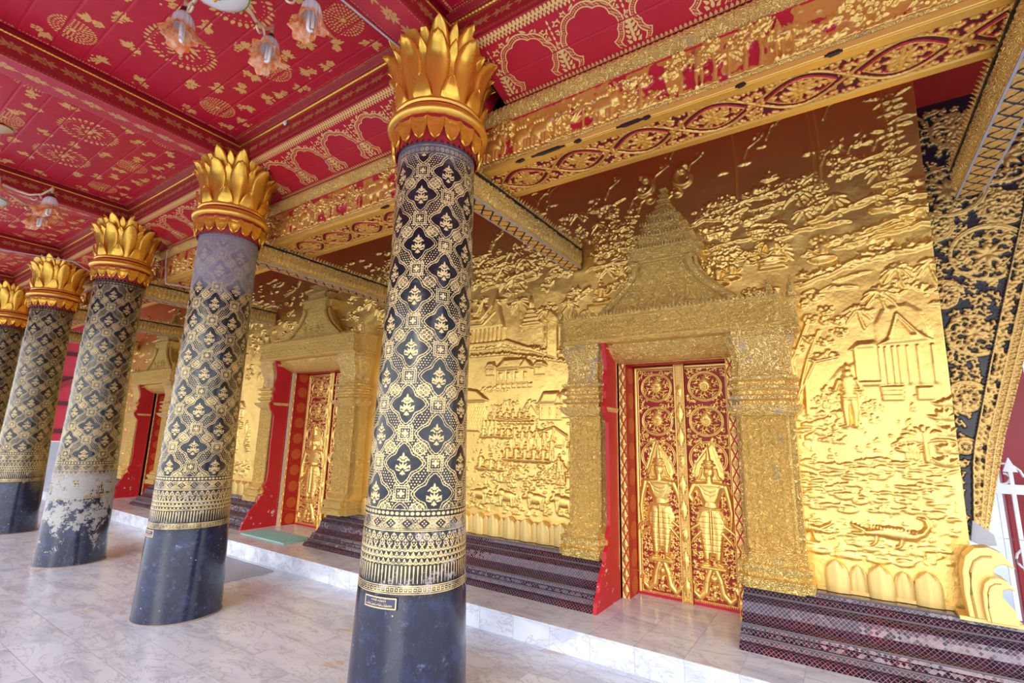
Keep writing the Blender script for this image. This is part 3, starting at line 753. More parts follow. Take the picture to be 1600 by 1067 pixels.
def petal_mesh(name, prof, W, bulge, tipstart, n=14, m=8, thick=.012, rim=.006, base=.7):
    """prof: list of (r,z) along the petal from base to tip"""
    P = [Vector((0, r, z)) for r, z in prof]
    ls = [0]
    for a, b in zip(P, P[1:]): ls.append(ls[-1]+(b-a).length)
    out = []
    for i in range(n+1):
        t = i/n; L = t*ls[-1]; k = max(j for j in range(len(ls)-1) if ls[j] <= L+1e-9); f = (L-ls[k])/(ls[k+1]-ls[k])
        out.append((t, P[k].lerp(P[k+1], min(f, 1))))
    front, backp = [], []
    for i, (t, c) in enumerate(out):
        d = (out[min(i+1, n)][1]-out[max(i-1, 0)][1]).normalized(); nrm = Vector((0, d.z, -d.y))   # outward
        wd = W*(base+(1-base)*min(1, t/max(tipstart, .01)))*(1 if t < tipstart else max(0, 1-((t-tipstart)/(1-tipstart))**1.6)**.64)
        wd = max(wd, .0015)
        fr, bk = [], []
        for j in range(m+1):
            s_ = -1+2*j/m; b = bulge*(1-s_*s_)*min(1, wd/W*1.3)
            rr_ = rim*(1 if abs(s_) > .7 else 0)*min(1, t*3)
            mid = .004*max(0, 1-abs(s_)*5)
            p = c+Vector((s_*wd, 0, 0))+nrm*(b+rr_-mid); fr.append(tuple(p)); bk.append(tuple(p-nrm*thick))
        front.append(fr); backp.append(bk)
    mb = MB(); vs = [p for r_ in front for p in r_]+[p for r_ in backp for p in r_]; k = m+1; N = (n+1)*k; fs = []
    for i in range(n):
        for j in range(m):
            a = i*k+j; fs.append((a, a+1, a+k+1, a+k)); fs.append((N+a, N+a+k, N+a+k+1, N+a+1))
        fs.append((i*k, (i+1)*k, N+(i+1)*k, N+i*k)); fs.append((i*k+m, N+i*k+m, N+(i+1)*k+m, (i+1)*k+m))
    for j in range(m): fs.append((j, N+j, N+j+1, j+1)); a = n*k+j; fs.append((a, a+1, N+a+1, N+a))
    mb.add(vs, fs); return mb.mesh(name, M['petal'], smooth=60)
# outward direction of petal meshes is +Y, so rotate by angle-90deg
tall = petal_mesh('tall_petal', [(.232, 3.36), (.243, 3.45), (.258, 3.55), (.280, 3.63), (.315, 3.69), (.355, 3.715), (.375, 3.712)], .074, .030, .58)
slim = petal_mesh('slim_petal', [(.228, 3.36), (.238, 3.46), (.252, 3.56), (.275, 3.635), (.31, 3.68), (.34, 3.695)], .042, .018, .55)
upper = petal_mesh('upper_petal', [(.215, 3.40), (.225, 3.55), (.245, 3.68), (.275, 3.765), (.315, 3.82), (.345, 3.845)], .069, .024, .62)
upslim = petal_mesh('upper_slim_petal', [(.210, 3.40), (.218, 3.55), (.238, 3.68), (.265, 3.75), (.30, 3.80), (.33, 3.82)], .044, .018, .60)
small = petal_mesh('base_petal', [(.252, 3.345), (.268, 3.38), (.283, 3.43), (.300, 3.49)], .056, .012, .15)
hang = petal_mesh('hanging_leaf', [(.272, 3.215), (.276, 3.18), (.270, 3.13), (.262, 3.085)], .049, .014, .3, n=8, m=6, base=1)
def capital(parent):
    b = MB(); b.lathe([(.10, 3.34), (.238, 3.34), (.236, 3.5), (.24, 3.6), (.25, 3.70), (.225, 3.76), (.10, 3.785)], 40)
    c = b.put('capital', M['petal'], parent, smooth=50)
    rings = MB(); rings.lathe([(.22, 3.235), (.292, 3.235), (.308, 3.246), (.313, 3.262), (.306, 3.28), (.284, 3.292), (.284, 3.305), (.22, 3.305)], 56)
    rings.lathe([(.22, 3.18), (.272, 3.18), (.279, 3.20), (.276, 3.214), (.22, 3.214)], 56)
    rings.lathe([(.22, 3.326), (.268, 3.326), (.276, 3.336), (.272, 3.352), (.22, 3.356)], 56)
    rings.put('gold_ring', M['gold'], c, smooth=50)
    rr_ = MB(); rr_.lathe([(.2, 3.213), (.277, 3.213), (.279, 3.236), (.2, 3.236)], 56); rr_.lathe([(.2, 3.304), (.268, 3.304), (.266, 3.327), (.2, 3.327)], 56)
    rr_.put('red_band', M['redtrim'], c, smooth=50)['label'] = 'dark red band'
    sk = MB(); sk.lathe([(.2, 3.12), (.262, 3.12), (.268, 3.18), (.2, 3.18)], 56); n = 44
    rg = [[((.258-.0*j)*cos(2*pi*k/(2*n)), (.258)*sin(2*pi*k/(2*n)), z) for k in range(2*n)] for j, z in ((0, 3.0), (1, 3.125))]
    rg[0] = [(.252*cos(2*pi*k/(2*n)), .252*sin(2*pi*k/(2*n)), 3.062 if k % 2 else 3.088) for k in range(2*n)]
    inner = [(.236*cos(2*pi*k/(2*n)), .236*sin(2*pi*k/(2*n)), 3.092) for k in range(2*n)]
    sk.loft([inner, rg[0], rg[1]], cap=False)
    sk.put('jagged_collar', M['redtrim'], c, smooth=40)['label'] = 'dark red jagged collar'
    def ring(me, n, off, z=0):
        for k in range(n):
            o = put(me.name, me, None, c); o.rotation_euler = (0, 0, 2*pi*(k+off)/n)
    ring(tall, 10, .06); ring(slim, 10, .56); ring(upper, 10, .06); ring(upslim, 10, .56); ring(small, 10, .56); ring(hang, 18, 0)
    return c
clabs = ['black column with gold lotus medallions nearest the viewer, in the middle of the picture',
         'second black and gold stencilled column, greyed under its capital, with a plain dark blue foot',
         'third column, its foot peeled to pale plaster with ragged black paint left',
         'fourth stencilled column, standing in front of the red stair wall, with an unpeeled black foot',
         'farthest column, cut off by the left edge of the picture']
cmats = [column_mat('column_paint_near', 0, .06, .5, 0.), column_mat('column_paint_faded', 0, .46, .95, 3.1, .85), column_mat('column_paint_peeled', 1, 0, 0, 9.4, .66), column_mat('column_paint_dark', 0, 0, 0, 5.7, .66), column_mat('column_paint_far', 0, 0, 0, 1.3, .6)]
def column(x):
    root = empty('stencilled_column', (x, YC, 0), None, 'column', 'stencilled columns with flower capitals')
    sh = put('shaft', shaft_me, None, root); capital(root)
    foot = MB(); foot.lathe([(.30, 0), (.312, 0), (.309, .006), (.30, .010)], 48)
    foot.put('mortar_edge', M['mortar'], root, smooth=60)
    return root
col0 = column(CX[0])
for k in range(5):
    c = col0 if k == 0 else copy_tree(col0)
    c.location.x = CX[k]; c['label'] = clabs[k]
    if k: c.rotation_euler.z = (0, .52, 1.3, .21, 2.2)[k]
    sh = [o for o in kids(c) if o.name.startswith('shaft')][0]
    sh.material_slots[0].link = 'OBJECT'; sh.material_slots[0].material = cmats[k]

# inscription plates painted on the first two shafts: gold frame with two lines of script
def plate(col, ang, z0, z1, half, mat):
    u = np.arange(-half, half+.0005, .0016); v = np.arange(z0, z1, .0016); r = Ras(u, v, -.01)
    h2 = (z1-z0)/2; zc = (z0+z1)/2
    b = half-.006; c_ = h2-.006
    for P in ([(-b, zc-c_), (b, zc-c_), (b, zc+c_), (-b, zc+c_), (-b, zc-c_)],): r.stroke(P, .0028, .0006)
    q = random.Random(4)
    for row, n, x0 in ((zc+.009, 9, -.042), (zc-.011, 16, -.074)):
        for k in range(n):
            x = x0+k*.0095; r.spiral(x, row, .0034, q.uniform(0, 6), q.choice((4.5, -4.5)), .0011, .0006, False)
            if q.random() < .5: r.stroke([(x+.003, row-.002), (x+.003, row+.006)], .001, .0006)
            if q.random() < .3: r.dome(x, row+.0085, .002, .0014, .0006)
    R0 = shaft_radius(zc)+.0035
    o = sheet('inscription_plate', u, v, r.H, lambda U, V, h: ((shaft_radius(V)+.0045+h)*np.cos(ang+U/R0), (shaft_radius(V)+.0045+h)*np.sin(ang+U/R0), V), mat, r.G, back=.006, parent=None)
    o.parent = col; o['label'] = 'small gold-framed plate with two lines of script'; return o
M['plate'] = gold_mat('plate_leaf', (.85, .62, .28), .5, .3, g=True, ground=(.05, .055, .11), g_lo=-.0004, g_hi=.0006)
plate(col0, radians(-79), .598, .655, .095, M['plate'])
c2_ = [o for o in COL.objects if o.name.startswith('stencilled_column') and abs(o.location.x-CX[1]) < .01][0]
plate(c2_, radians(-58-33)-c2_.rotation_euler.z, .60, .657, .075, M['plate'])

# ================================================================== the golden relief wall
q = random.Random(21)
WZ1 = 4.28
wu = span((-13.2, -7., .016), (-7., -4.7, .0105), (-4.7, -3.2, .0085), (-3.2, WEND, .0066))
wv = span((.40, 3.5, .0068), (3.5, WZ1, .008))
W = Ras(wu, wv)
def palm(x, z, R, n=9, h=.016, trunk=0, lean=0.):
    if trunk:
        W.stroke([(x+lean, z-trunk), (x+lean*.4, z-trunk*.5), (x, z)], [.011, .009, .008], h)
    for k in range(n):
        a = -.5+(pi+1.0)*k/(n-1)+q.uniform(-.1, .1); L = R*q.uniform(.85, 1.1)
        pts = [(x+L*t*cos(a), z+L*t*sin(a)-L*.55*t*t) for t in (0, .25, .5, .75, 1)]
        W.stroke(pts, [.006, .013*R/.12, .015*R/.12, .011*R/.12, .003], h*q.uniform(.8, 1.2))
        W.groove(pts, .004, .004)
def tuft(x, z, R, n=7, h=.016):
    for k in range(n):
        a = pi*(.08+.84*k/(n-1))+q.uniform(-.1, .1); W.leaf(x, z, a, R*q.uniform(.7, 1.1), R*.11+.003, h*q.uniform(.7, 1.2))
def bush(x, z, R, n=10, h=.018):
    for k in range(n):
        a = q.uniform(0, 6.28); d = R*math.sqrt(q.random()); rr_ = R*q.uniform(.22, .4)
        W.dome(x+d*cos(a), z+d*sin(a)*.8, rr_, rr_*.8, h*q.uniform(.6, 1.2))
def leafclump(x, z, R, n=16, h=.018):
    W.dome(x, z, R*.8, R*.6, h*.6)
    for k in range(n):
        a = q.uniform(0, 6.28); d = R*math.sqrt(q.random()); W.leaf(x+d*cos(a), z+d*sin(a)*.7+.02, -pi/2+cos(a)*.7+q.uniform(-.3, .3), R*.55, .011, h*q.uniform(.8, 1.3))
def ledge(x0, z0, x1, z1, th_, h=.02, n=None):
    n = n or max(3, int(abs(x1-x0)/.045))
    for k in range(n+1):
        t_ = k/n; x = x0+(x1-x0)*t_; z = z0+(z1-z0)*t_+q.uniform(-.3, .3)*th_
        W.dome(x, z, q.uniform(.03, .075), th_*q.uniform(.5, 1.), h*q.uniform(.6, 1.2), ang=q.uniform(-.3, .5))
def person(x, z, H, h=.02, arms=1, face=1):
    b0 = W.base
    W.dome(x, z+H*.90, H*.062, H*.078, h*1.2); W.leaf(x, z+H*.94, pi/2, H*.13, H*.035, h)
    W.poly([(x-H*.13, z+H*.80), (x+H*.13, z+H*.80), (x+H*.085, z+H*.52), (x-H*.085, z+H*.52)], h, .02)
    W.stroke([(x, z+H*.8), (x, z+H*.55)], [H*.10, H*.08], h*1.25)
    for s_ in (-1, 1):
        W.stroke([(x+s_*H*.05, z+H*.52), (x+s_*H*.07, z+H*.27), (x+s_*H*.06, z+H*.03)], [H*.075, H*.055, H*.032], h*1.1)
        W.stroke([(x+s_*H*.13, z+H*.78), (x+s_*H*(.19 if arms else .15), z+H*.62), (x+face*H*(.22 if s_ == face else .10), z+H*(.62 if arms else .45))], [H*.035, H*.03, H*.022], h)
        W.dome(x+s_*H*.07+face*H*.03, z+H*.015, H*.06, H*.022, h)
    W.stroke([(x-H*.09, z+H*.47), (x+H*.09, z+H*.47)], H*.03, h*1.3)
def seated(x, z, H, h=.022, face=1):
    W.dome(x, z+H*.86, H*.10, H*.12, h*1.2); W.leaf(x, z+H*.93, pi/2, H*.2, H*.05, h)
    W.stroke([(x, z+H*.66), (x, z+H*.3)], [H*.17, H*.13], h*1.2)
    W.dome(x, z+H*.12, H*.42, H*.14, h*1.1); W.stroke([(x-H*.34, z+H*.12), (x, z+H*.2), (x+H*.34, z+H*.12)], H*.08, h*1.25)
    W.stroke([(x-H*.18, z+H*.64), (x-H*.27, z+H*.4), (x-H*.05, z+H*.25)], H*.055, h)
    W.stroke([(x+H*.18, z+H*.64), (x+H*.28*face, z+H*.42), (x+H*.45*face, z+H*.55)], H*.05, h)
def fish(x, z, L, d=1, h=.012):
    W.dome(x, z, L*.5, L*.15, h, ang=q.uniform(-.12, .2)); W.leaf(x-d*L*.42, z, pi if d > 0 else 0, L*.28, L*.10, h*.8)
    W.groove([(x-L*.3, z), (x+L*.2, z)], .004, .003)
def house(x, z, w_, hh, h=.02, posts=4):
    W.poly([(x, z), (x+w_, z), (x+w_, z+hh*.55), (x, z+hh*.55)], h*.6, .008)
    W.poly([(x-w_*.1, z+hh*.55), (x+w_*1.1, z+hh*.55), (x+w_*.86, z+hh), (x+w_*.2, z+hh)], h*1.1, .03)
    W.poly([(x+w_*.62, z+hh*.52), (x+w_*1.16, z+hh*.52), (x+w_*.86, z+hh*1.02)], h*1.35, .02)
    for k in range(posts):
        px = x+w_*(k+.5)/posts; W.poly([(px-w_*.06, z+hh*.18), (px+w_*.05, z+hh*.18), (px+w_*.05, z+hh*.42), (px-w_*.06, z+hh*.42)], h*.85, .004)
        W.groove([(px-w_*.07, z+hh*.1), (px-w_*.07, z+hh*.5)], .004, .006)
def ox(x, z, L, d=1, h=.022):
    W.dome(x, z, L*.42, L*.2, h); W.dome(x+d*L*.28, z+L*.10, L*.2, L*.17, h*1.1)
    W.dome(x+d*L*.52, z+L*.06, L*.13, L*.09, h*1.1, ang=-d*.5)
    for px, dx in ((-.32, .02), (-.22, -.04), (.2, .03), (.32, -.02)): W.stroke([(x+px*L, z-L*.05), (x+(px+dx)*L, z-L*.38)], [L*.07, L*.035], h)
    W.stroke([(x+d*L*.45, z+L*.15), (x+d*L*.42, z+L*.28), (x+d*L*.52, z+L*.33)], [.009, .008, .004], h)
    W.stroke([(x-d*L*.4, z+L*.08), (x-d*L*.48, z-L*.12)], .006, h)
def tree(x, z, hgt, R, n=7):
    W.stroke([(x, z), (x+.02, z+hgt*.5), (x-.01, z+hgt)], [.022, .016, .011], .02)
    for k in range(n):
        a = 2*pi*k/n; px, pz = x+R*.8*cos(a), z+hgt+R*.6*sin(a)
        W.stroke([(x, z+hgt*.7), (px, pz)], [.008, .005], .014); leafclump(px, pz, R*.42)
# --- right-hand section, beside the near door
for x, z in [(-.17, 2.4), (-.08, 2.44), (-.02, 2.34), (.05, 2.25), (-.13, 2.28), (-.04, 2.26), (.04, 2.17), (-.05, 2.11), (-.14, 2.14), (-.01, 2.02), (-.22, 2.06), (-.11, 2.0)]: leafclump(x, z, .042, 12, .016)
for P_, r_ in (([(-.265, 1.62), (-.255, 1.9), (-.285, 2.2), (-.27, 2.32)], .017), ([(-.19, 1.62), (-.185, 1.85)], .012), ([(-.25, 1.7), (-.16, 2.01), (-.08, 2.2)], .009), ([(-.26, 1.9), (-.33, 2.1)], .008), ([(-.22, 1.78), (-.12, 1.98), (-.02, 2.0)], .008), ([(-.255, 2.0), (-.15, 2.25)], .008)): W.stroke(P_, r_, .018)
W.poly([(-.34, 1.60), (-.12, 1.60), (-.12, 1.66), (-.34, 1.66)], .008)
# mountain behind
W.base = 0.
W.poly([(-.05, 1.84), (.02, 1.93), (.11, 1.96), (.11, 1.84)], .006, .02)
# pavilion with columns
W.poly([(.135, 2.08), (.24, 2.08), (.245, 2.22), (.29, 2.31), (.36, 2.33), (.43, 2.34), (.50, 2.28), (.535, 2.16), (.545, 2.06), (.585, 1.90), (.575, 1.8), (.11, 1.8), (.11, 2.04)], .008, .02)
W.poly([(.085, 2.045), (.25, 2.045), (.235, 2.10), (.135, 2.10)], .018, .02)
W.poly([(.235, 2.06), (.55, 2.075), (.49, 2.145), (.44, 2.14), (.37, 2.275), (.30, 2.115)], .02, .02)
W.stroke([(.37, 2.27), (.47, 2.13)], .008, .028); W.stroke([(.37, 2.27), (.32, 2.12)], .007, .026)
for x in (.12, .255, .29, .33, .36, .405, .46, .535): W.stroke([(x, 2.05), (x, 1.815)], .009, .018)
W.poly([(.10, 1.80), (.27, 1.80), (.27, 1.835), (.10, 1.835)], .016, .008)
W.poly([(.245, 1.70), (.365, 1.70), (.375, 1.80), (.235, 1.80)], .016, .008)
for z in (1.72, 1.745, 1.775): W.groove([(.24, z), (.37, z)], .006, .006)
W.poly([(.43, 1.70), (.52, 1.70), (.52, 1.79), (.43, 1.79)], .014, .008)
for x, z, R, n in [(.29, 2.43, .10, 9), (.40, 2.58, .085, 11), (.57, 2.585, .08, 12), (.16, 2.32, .085, 10), (-.13, 3.27, .10, 9), (.09, 3.16, .09, 9), (-.1, 3.11, .07, 8), (-.2, 3.36, .09, 9), (.57, 2.98, .06, 7), (.36, 3.30, .08, 8)]:
    palm(x, z, R, n, .016, trunk=.13, lean=.03)
for x, z in [(.33, 2.42), (.36, 2.46), (.42, 2.50), (.47, 2.47), (.52, 2.44), (.56, 2.40), (.585, 2.32), (.30, 2.38), (.22, 2.30), (.40, 2.42)]: bush(x, z, .035, 8, .012)
for a in [(.22, 2.86, .61, 2.98, .022), (.11, 2.79, .62, 2.87, .018), (.20, 2.83, .50, 2.90, .014), (.33, 3.02, .44, 3.03, .03), (.30, 3.11, .42, 3.13, .022), (.48, 3.08, .58, 3.06, .022), (-.05, 3.02, .28, 3.10, .018), (-.14, 2.97, .12, 2.98, .016)]: ledge(*a, h=.026)
ledge(.15, 2.66, .60, 2.72, .024, .02); ledge(-.16, 2.56, .06, 2.62, .026, .02); ledge(-.12, 2.49, .12, 2.50, .014, .012); ledge(.10, 2.56, .2, 2.58, .01, .014)
for x in np.arange(-.14, .6, .055): tuft(x, 2.60+.14*(x+.1)+q.uniform(-.01, .02), .055, 7, .015)
for x in np.arange(.25, .6, .05): tuft(x, 2.70+q.uniform(-.02, .02), .06, 8, .015)
seated(-.33, 2.74, .24, .028, 1); W.poly([(-.43, 2.70), (-.24, 2.70), (-.25, 2.75), (-.42, 2.75)], .02)
seated(-.01, 2.70, .19, .024, -1)
person(.06, 1.53, .40, .024, 1, -1)
for k in range(34): tuft(q.uniform(-.28, .02), q.uniform(1.42, 1.62), .04, 6, .012)
for k in range(16): bush(q.uniform(-.12, .0), q.uniform(1.66, 1.8), .03, 5, .010)
for k in range(10): bush(q.uniform(.10, .2), q.uniform(1.52, 1.75), .025, 6, .010)
# broad banana clump
for k in range(11):
    a = .45+2.3*k/10; L = .19*q.uniform(.85, 1.1); pts = [(.44+L*t*cos(a), 1.44+L*t*sin(a)-.09*t*t) for t in (0, .35, .7, 1)]
    W.stroke(pts, [.005, .012, .012, .003], .016*q.uniform(.7, 1.3)); W.groove(pts, .004, .005)
W.stroke([(.445, 1.33), (.44, 1.50)], [.018, .011], .022)
for x, z in ((.55, 1.58), (.56, 1.48), (.55, 1.38), (.53, 1.30), (.36, 1.38), (.58, 1.66)): tuft(x, z, .085, 9, .018)
for x in np.arange(.34, .42, .02): W.stroke([(x, 1.34), (x, 1.42)], .007, .012)
ledge(.17, 1.33, .55, 1.26, .014, .014)
# fish pond
for k in range(120):
    x = q.uniform(-.33, .54); z = q.uniform(.99, 1.33-.10*max(0, x)*1.2)
    fish(x, z, q.uniform(.055, .11), q.choice((-1, 1)), .013)
for k in range(14): tuft(q.uniform(-.3, .5), q.uniform(1.0, 1.28), .035, 6, .014)
# crocodiles
def croc(x, z, L, d=1):
    W.stroke([(x, z), (x+d*L*.15, z+.006), (x+d*L*.35, z+.012), (x+d*L*.55, z+.006), (x+d*L*.72, z), (x+d*L*.88, z+.022), (x+d*L*.97, z+.065), (x+d*L*.93, z+.105), (x+d*L*.82, z+.115)], [.020, .027, .038, .038, .027, .020, .014, .009, .004], .030)
    for k in range(14): W.dome(x+d*L*(.06+.055*k), z+(.040 if k < 10 else .03), .007, .006, .034)
    W.stroke([(x, z+.004), (x-d*L*.24, z+.04)], [.018, .007], .024); W.stroke([(x, z-.008), (x-d*L*.24, z-.012)], [.016, .006], .022)
    for k in range(12): W.groove([(x+d*L*(.15+.04*k), z+.04), (x+d*L*(.15+.04*k), z-.02)], .004, .006)
    for a in (.15, .55): W.stroke([(x+d*L*a, z-.02), (x+d*L*(a-.03), z-.06), (x+d*L*(a-.1), z-.075)], [.014, .01, .006], .02)
croc(.08, .872, .34); croc(-.18, .86, .26, -1)
for k in range(26): fish(q.uniform(-.34, .5), q.uniform(.70, .86), q.uniform(.07, .14), q.choice((-1, 1)), .012)
for k in range(20): ledge(q.uniform(-.34, .5), q.uniform(.7, .95), q.uniform(-.34, .5), q.uniform(.7, .95), .006, .007, 4)
# --- above the near door and the dark top
def canopy(x0, x1, z0, z1, n, dens=1.):
    for k in range(n):
        x, z = q.uniform(x0, x1), q.uniform(z0, z1); c = q.random()
        if c < .35: leafclump(x, z, q.uniform(.03, .055), 10, .018)
        elif c < .6: bush(x, z, q.uniform(.03, .06), 8, .02)
        elif c < .8: tuft(x, z, q.uniform(.05, .08), 7, .017)
        elif c < .9: palm(x, z, q.uniform(.06, .09), 8, .015)
        else: ledge(x-.08, z, x+.1, z+.02, .016, .02)
canopy(-.85, -.25, 2.75, 3.35, 80); canopy(-1.75, -1.35, 2.75, 3.35, 45); canopy(-.7, -.2, 3.1, 3.5, 16); canopy(-.2, .55, 3.25, 3.6, 24)
canopy(-2.5, -1.4, 2.95, 3.55, 75); canopy(-.15, .55, 3.0, 3.4, 14)
for k in range(40):      # branching trees on the upper dark part
    x = q.uniform(-3.2, .5); z = q.uniform(3.35, 3.9)
    if q.random() < .5:
        W.stroke([(x, z), (x+.04, z+.10), (x+.14, z+.16)], [.007, .006, .003], .013); W.stroke([(x+.03, z+.06), (x-.04, z+.15)], [.005, .003], .011)
        leafclump(x+.12, z+.17, .035, 7, .012)
    else: tuft(x, z, .06, 7, .012)
for x in (-.02, .02, .42, .47, -.55): W.stroke([(x, 3.25), (x+.01, 3.6), (x-.01, 4.0)], .011, .014)
for k in range(18): ledge(.40+q.uniform(-.05, .08), 3.0+k*.05, .48+q.uniform(-.04, .08), 3.0+k*.05, .012, .022, 2)
for dx in (-1, 1):       # swirls beside the spire over the door
    W.spiral(-1.12+dx*.19, 3.62, .12, pi/2, dx*5, .024, .03, False); W.dome(-1.12+dx*.12, 3.50, .04, .035, .035); W.dome(-1.12+dx*.16, 3.70, .03, .03, .035)
seated(-1.72, 2.62, .20, .026, 1); seated(-.72, 2.62, .20, .026, -1); seated(-.62, 2.66, .16, .024, 1)
W.poly([(-1.86, 2.47), (-1.60, 2.47), (-1.60, 2.62), (-1.86, 2.62)], .02, .02)
for x in (-1.9, -1.83, -1.55, -.5, -.42, -.35): leafclump(x, 2.53, .05, 12, .022)
for k in range(8): person(-1.95+.0*k, 2.7, .12, .018) if k == 0 else tuft(-2.05+.03*k, 2.62+.02*k, .05, 6, .016)
# --- middle section between the near door and the great door
W.poly([(-3.25, 2.50), (-2.76, 2.50), (-2.80, 2.62), (-2.88, 2.93), (-2.97, 2.68), (-3.06, 2.82), (-3.12, 2.62), (-3.25, 2.78)], .02, .03)
for a in ((-3.2, 2.56, -2.89, 2.62), (-3.22, 2.62, -2.93, 2.7), (-3.2, 2.70, -3.05, 2.78)): W.stroke([(a[0], a[1]), ((a[0]+a[2])/2, a[1]), (a[2], a[3]+.06)], [.01, .012, .005], .028)
for k in range(8): W.poly([(-3.2+.055*k, 2.38), (-3.16+.055*k, 2.38), (-3.16+.055*k, 2.52), (-3.2+.055*k, 2.52)], .018, .006)
W.poly([(-3.25, 2.33), (-2.75, 2.33), (-2.30, 2.18), (-2.30, 2.22), (-2.74, 2.38), (-3.25, 2.38)], .016, .01)
for x, z, R in ((-2.67, 3.0, .13), (-2.60, 2.75, .12), (-2.32, 2.62, .10), (-2.05, 2.66, .10), (-2.55, 3.2, .1)): palm(x, z, R, 10, .018, trunk=.3, lean=.02)
for k, (w_, z) in enumerate(((.12, 2.50), (.10, 2.54), (.075, 2.58), (.05, 2.62))): W.poly([(-2.46-w_, z), (-2.46+w_, z), (-2.46+w_*.85, z+.04), (-2.46-w_*.85, z+.04)], .014+.003*k, .008)
W.leaf(-2.46, 2.64, pi/2, .16, .022, .026)
for x in np.arange(-3.2, -1.95, .055): tuft(x, 2.30-.17*max(0, x+2.8)+q.uniform(-.01, .01), .06, 7, .016); tuft(x+.02, 2.22-.17*max(0, x+2.8), .05, 7, .014)
W.poly([(-2.28, 2.18), (-2.16, 2.14), (-2.16, 2.48), (-2.22, 2.55), (-2.28, 2.50)], .018, .01); W.poly([(-2.3, 2.53), (-2.12, 2.46), (-2.10, 2.50), (-2.24, 2.64)], .026, .015)
house(-2.86, 1.93, .40, .26, .02, 4); house(-3.0, 2.02, .12, .14, .02, 1); house(-2.42, 2.0, .13, .15, .02, 1)
for k in range(7): W.poly([(-2.86+.062*k, 1.885), (-2.81+.062*k, 1.885), (-2.81+.062*k, 1.93), (-2.86+.062*k, 1.93)], .012, .004)
for k in range(12): bush(-3.05+.03*k, 1.88+q.uniform(-.01, .01), .03, 5, .010)
house(-2.36, 1.57, .24, .27, .018, 3); house(-2.16, 1.59, .24, .26, .018, 3); palm(-2.45, 1.72, .09, 9, .015)
W.poly([(-3.25, 1.46), (-2.98, 1.46), (-2.98, 1.76), (-3.25, 1.76)], .016, .01); W.poly([(-3.25, 1.76), (-2.93, 1.76), (-3.1, 1.88), (-3.25, 1.90)], .024, .02)
for k in range(9):
    W.groove([(-3.24+.03*k, 1.47), (-3.12+.03*k, 1.75)], .004, .006); W.groove([(-3.12+.03*k, 1.47), (-3.24+.03*k, 1.75)], .004, .006)
for k in range(6): bush(-2.9+.05*k, 1.72+q.uniform(-.03, .03), .03, 6, .01)
for k in range(5): seated(-2.80+.075*k, 1.58+q.uniform(-.01, .01), .10, .02, q.choice((-1, 1)))
for k in range(9): W.dome(-2.84+.05*k, 1.55, .028, .022, .02)
for k in range(6): seated(-3.0+.075*k, 1.40+q.uniform(-.01, .01), .13, .022, q.choice((-1, 1)))
for k in range(4): person(-3.0+.05*k, 1.42, .18, .018)
for k in range(5): person(-2.62+.08*k, 1.30+q.uniform(-.01, .01), .20, .02, 1, q.choice((-1, 1)))
for k, x in enumerate((-2.70, -2.60, -2.50, -2.40, -2.30)): seated(x, 1.18, .17, .028, 1 if k % 2 else -1)
W.stroke([(-2.24, 1.2), (-2.2, 1.5)], .009, .018); W.stroke([(-2.38, 1.46), (-2.2, 1.51), (-2.06, 1.43)], .008, .018); person(-2.22, 1.20, .22, .02)
for x, z, H_ in ((-3.02, 1.08, .18), (-2.89, 1.08, .15), (-2.80, 1.08, .14)): seated(x, z, H_, .024)
for x, z, H_ in ((-2.10, 1.0, .20), (-2.0, .98, .26), (-1.98, 1.42, .14), (-2.02, 1.2, .22), (-2.14, 1.0, .26)): person(x, z, H_, .024, 1, -1)
for k in range(70): tuft(q.uniform(-3.1, -2.0), q.uniform(.93, 1.16), .045, 6, .014)
for k in range(22): bush(q.uniform(-2.8, -2.1), q.uniform(1.02, 1.16), .035, 7, .014)
for x, d in ((-3.02, 1), (-2.70, -1), (-2.38, -1), (-2.09, -1)): ox(x, .86, .24, d, .022)
for k in range(46): tuft(q.uniform(-3.2, -2.0), q.uniform(.70, .78), .035, 6, .010)
canopy(-3.3, -2.3, 2.95, 3.35, 60); canopy(-3.2, -2.7, 2.6, 2.9, 8)
# --- farther sections, behind the columns
for X0, X1, n in ((-4.7, -3.3, 1.), (-10.0, -7.2, 2.)):
    span_ = X1-X0
    canopy(X0, X1, 2.65, 3.7, int(90*n)); canopy(X0, X1, 2.1, 2.65, int(26*n))
    for k in range(int(6*n)): house(q.uniform(X0, X1-.2), q.choice((1.95, 1.6, 2.3)), q.uniform(.2, .34), .25)
    for k in range(int(16*n)): person(q.uniform(X0, X1), q.uniform(1.1, 1.5), .2, .022)
    for k in range(int(16*n)): seated(q.uniform(X0, X1), q.uniform(1.05, 1.8), .14, .024)
    for k in range(int(4*n)): ox(q.uniform(X0, X1), .86, .24, 1)
    for k in range(int(60*n)): tuft(q.uniform(X0, X1), q.uniform(.7, 1.3), .04, 6, .013)
canopy(-7.2, -4.5, 2.7, 3.7, 150); canopy(-13.2, -10, 2.0, 3.7, 120)
for k in range(60): tuft(q.uniform(-13, -11), q.uniform(.7, 1.9), .06, 6, .015)
for k in range(46):
    x0 = q.uniform(-3.3, .5); z0 = q.uniform(2.6, 3.45)
    if -1.8 < x0 < -.4 and z0 < 2.95: continue
    for j in range(7): (leafclump if q.random() < .4 else tuft)(x0+q.uniform(-.07, .07), z0+q.uniform(-.05, .05), q.uniform(.02, .035), 5, .014)
for k in range(500):
    x = q.choice((q.uniform(-3.2, -2.05), q.uniform(-.33, .57))); z = q.uniform(.72, 1.75)
    if q.random() < .5: tuft(x, z, q.uniform(.018, .03), 5, .008)
    else: W.dome(x, z, q.uniform(.008, .018), q.uniform(.005, .010), .007, ang=q.uniform(0, 3))
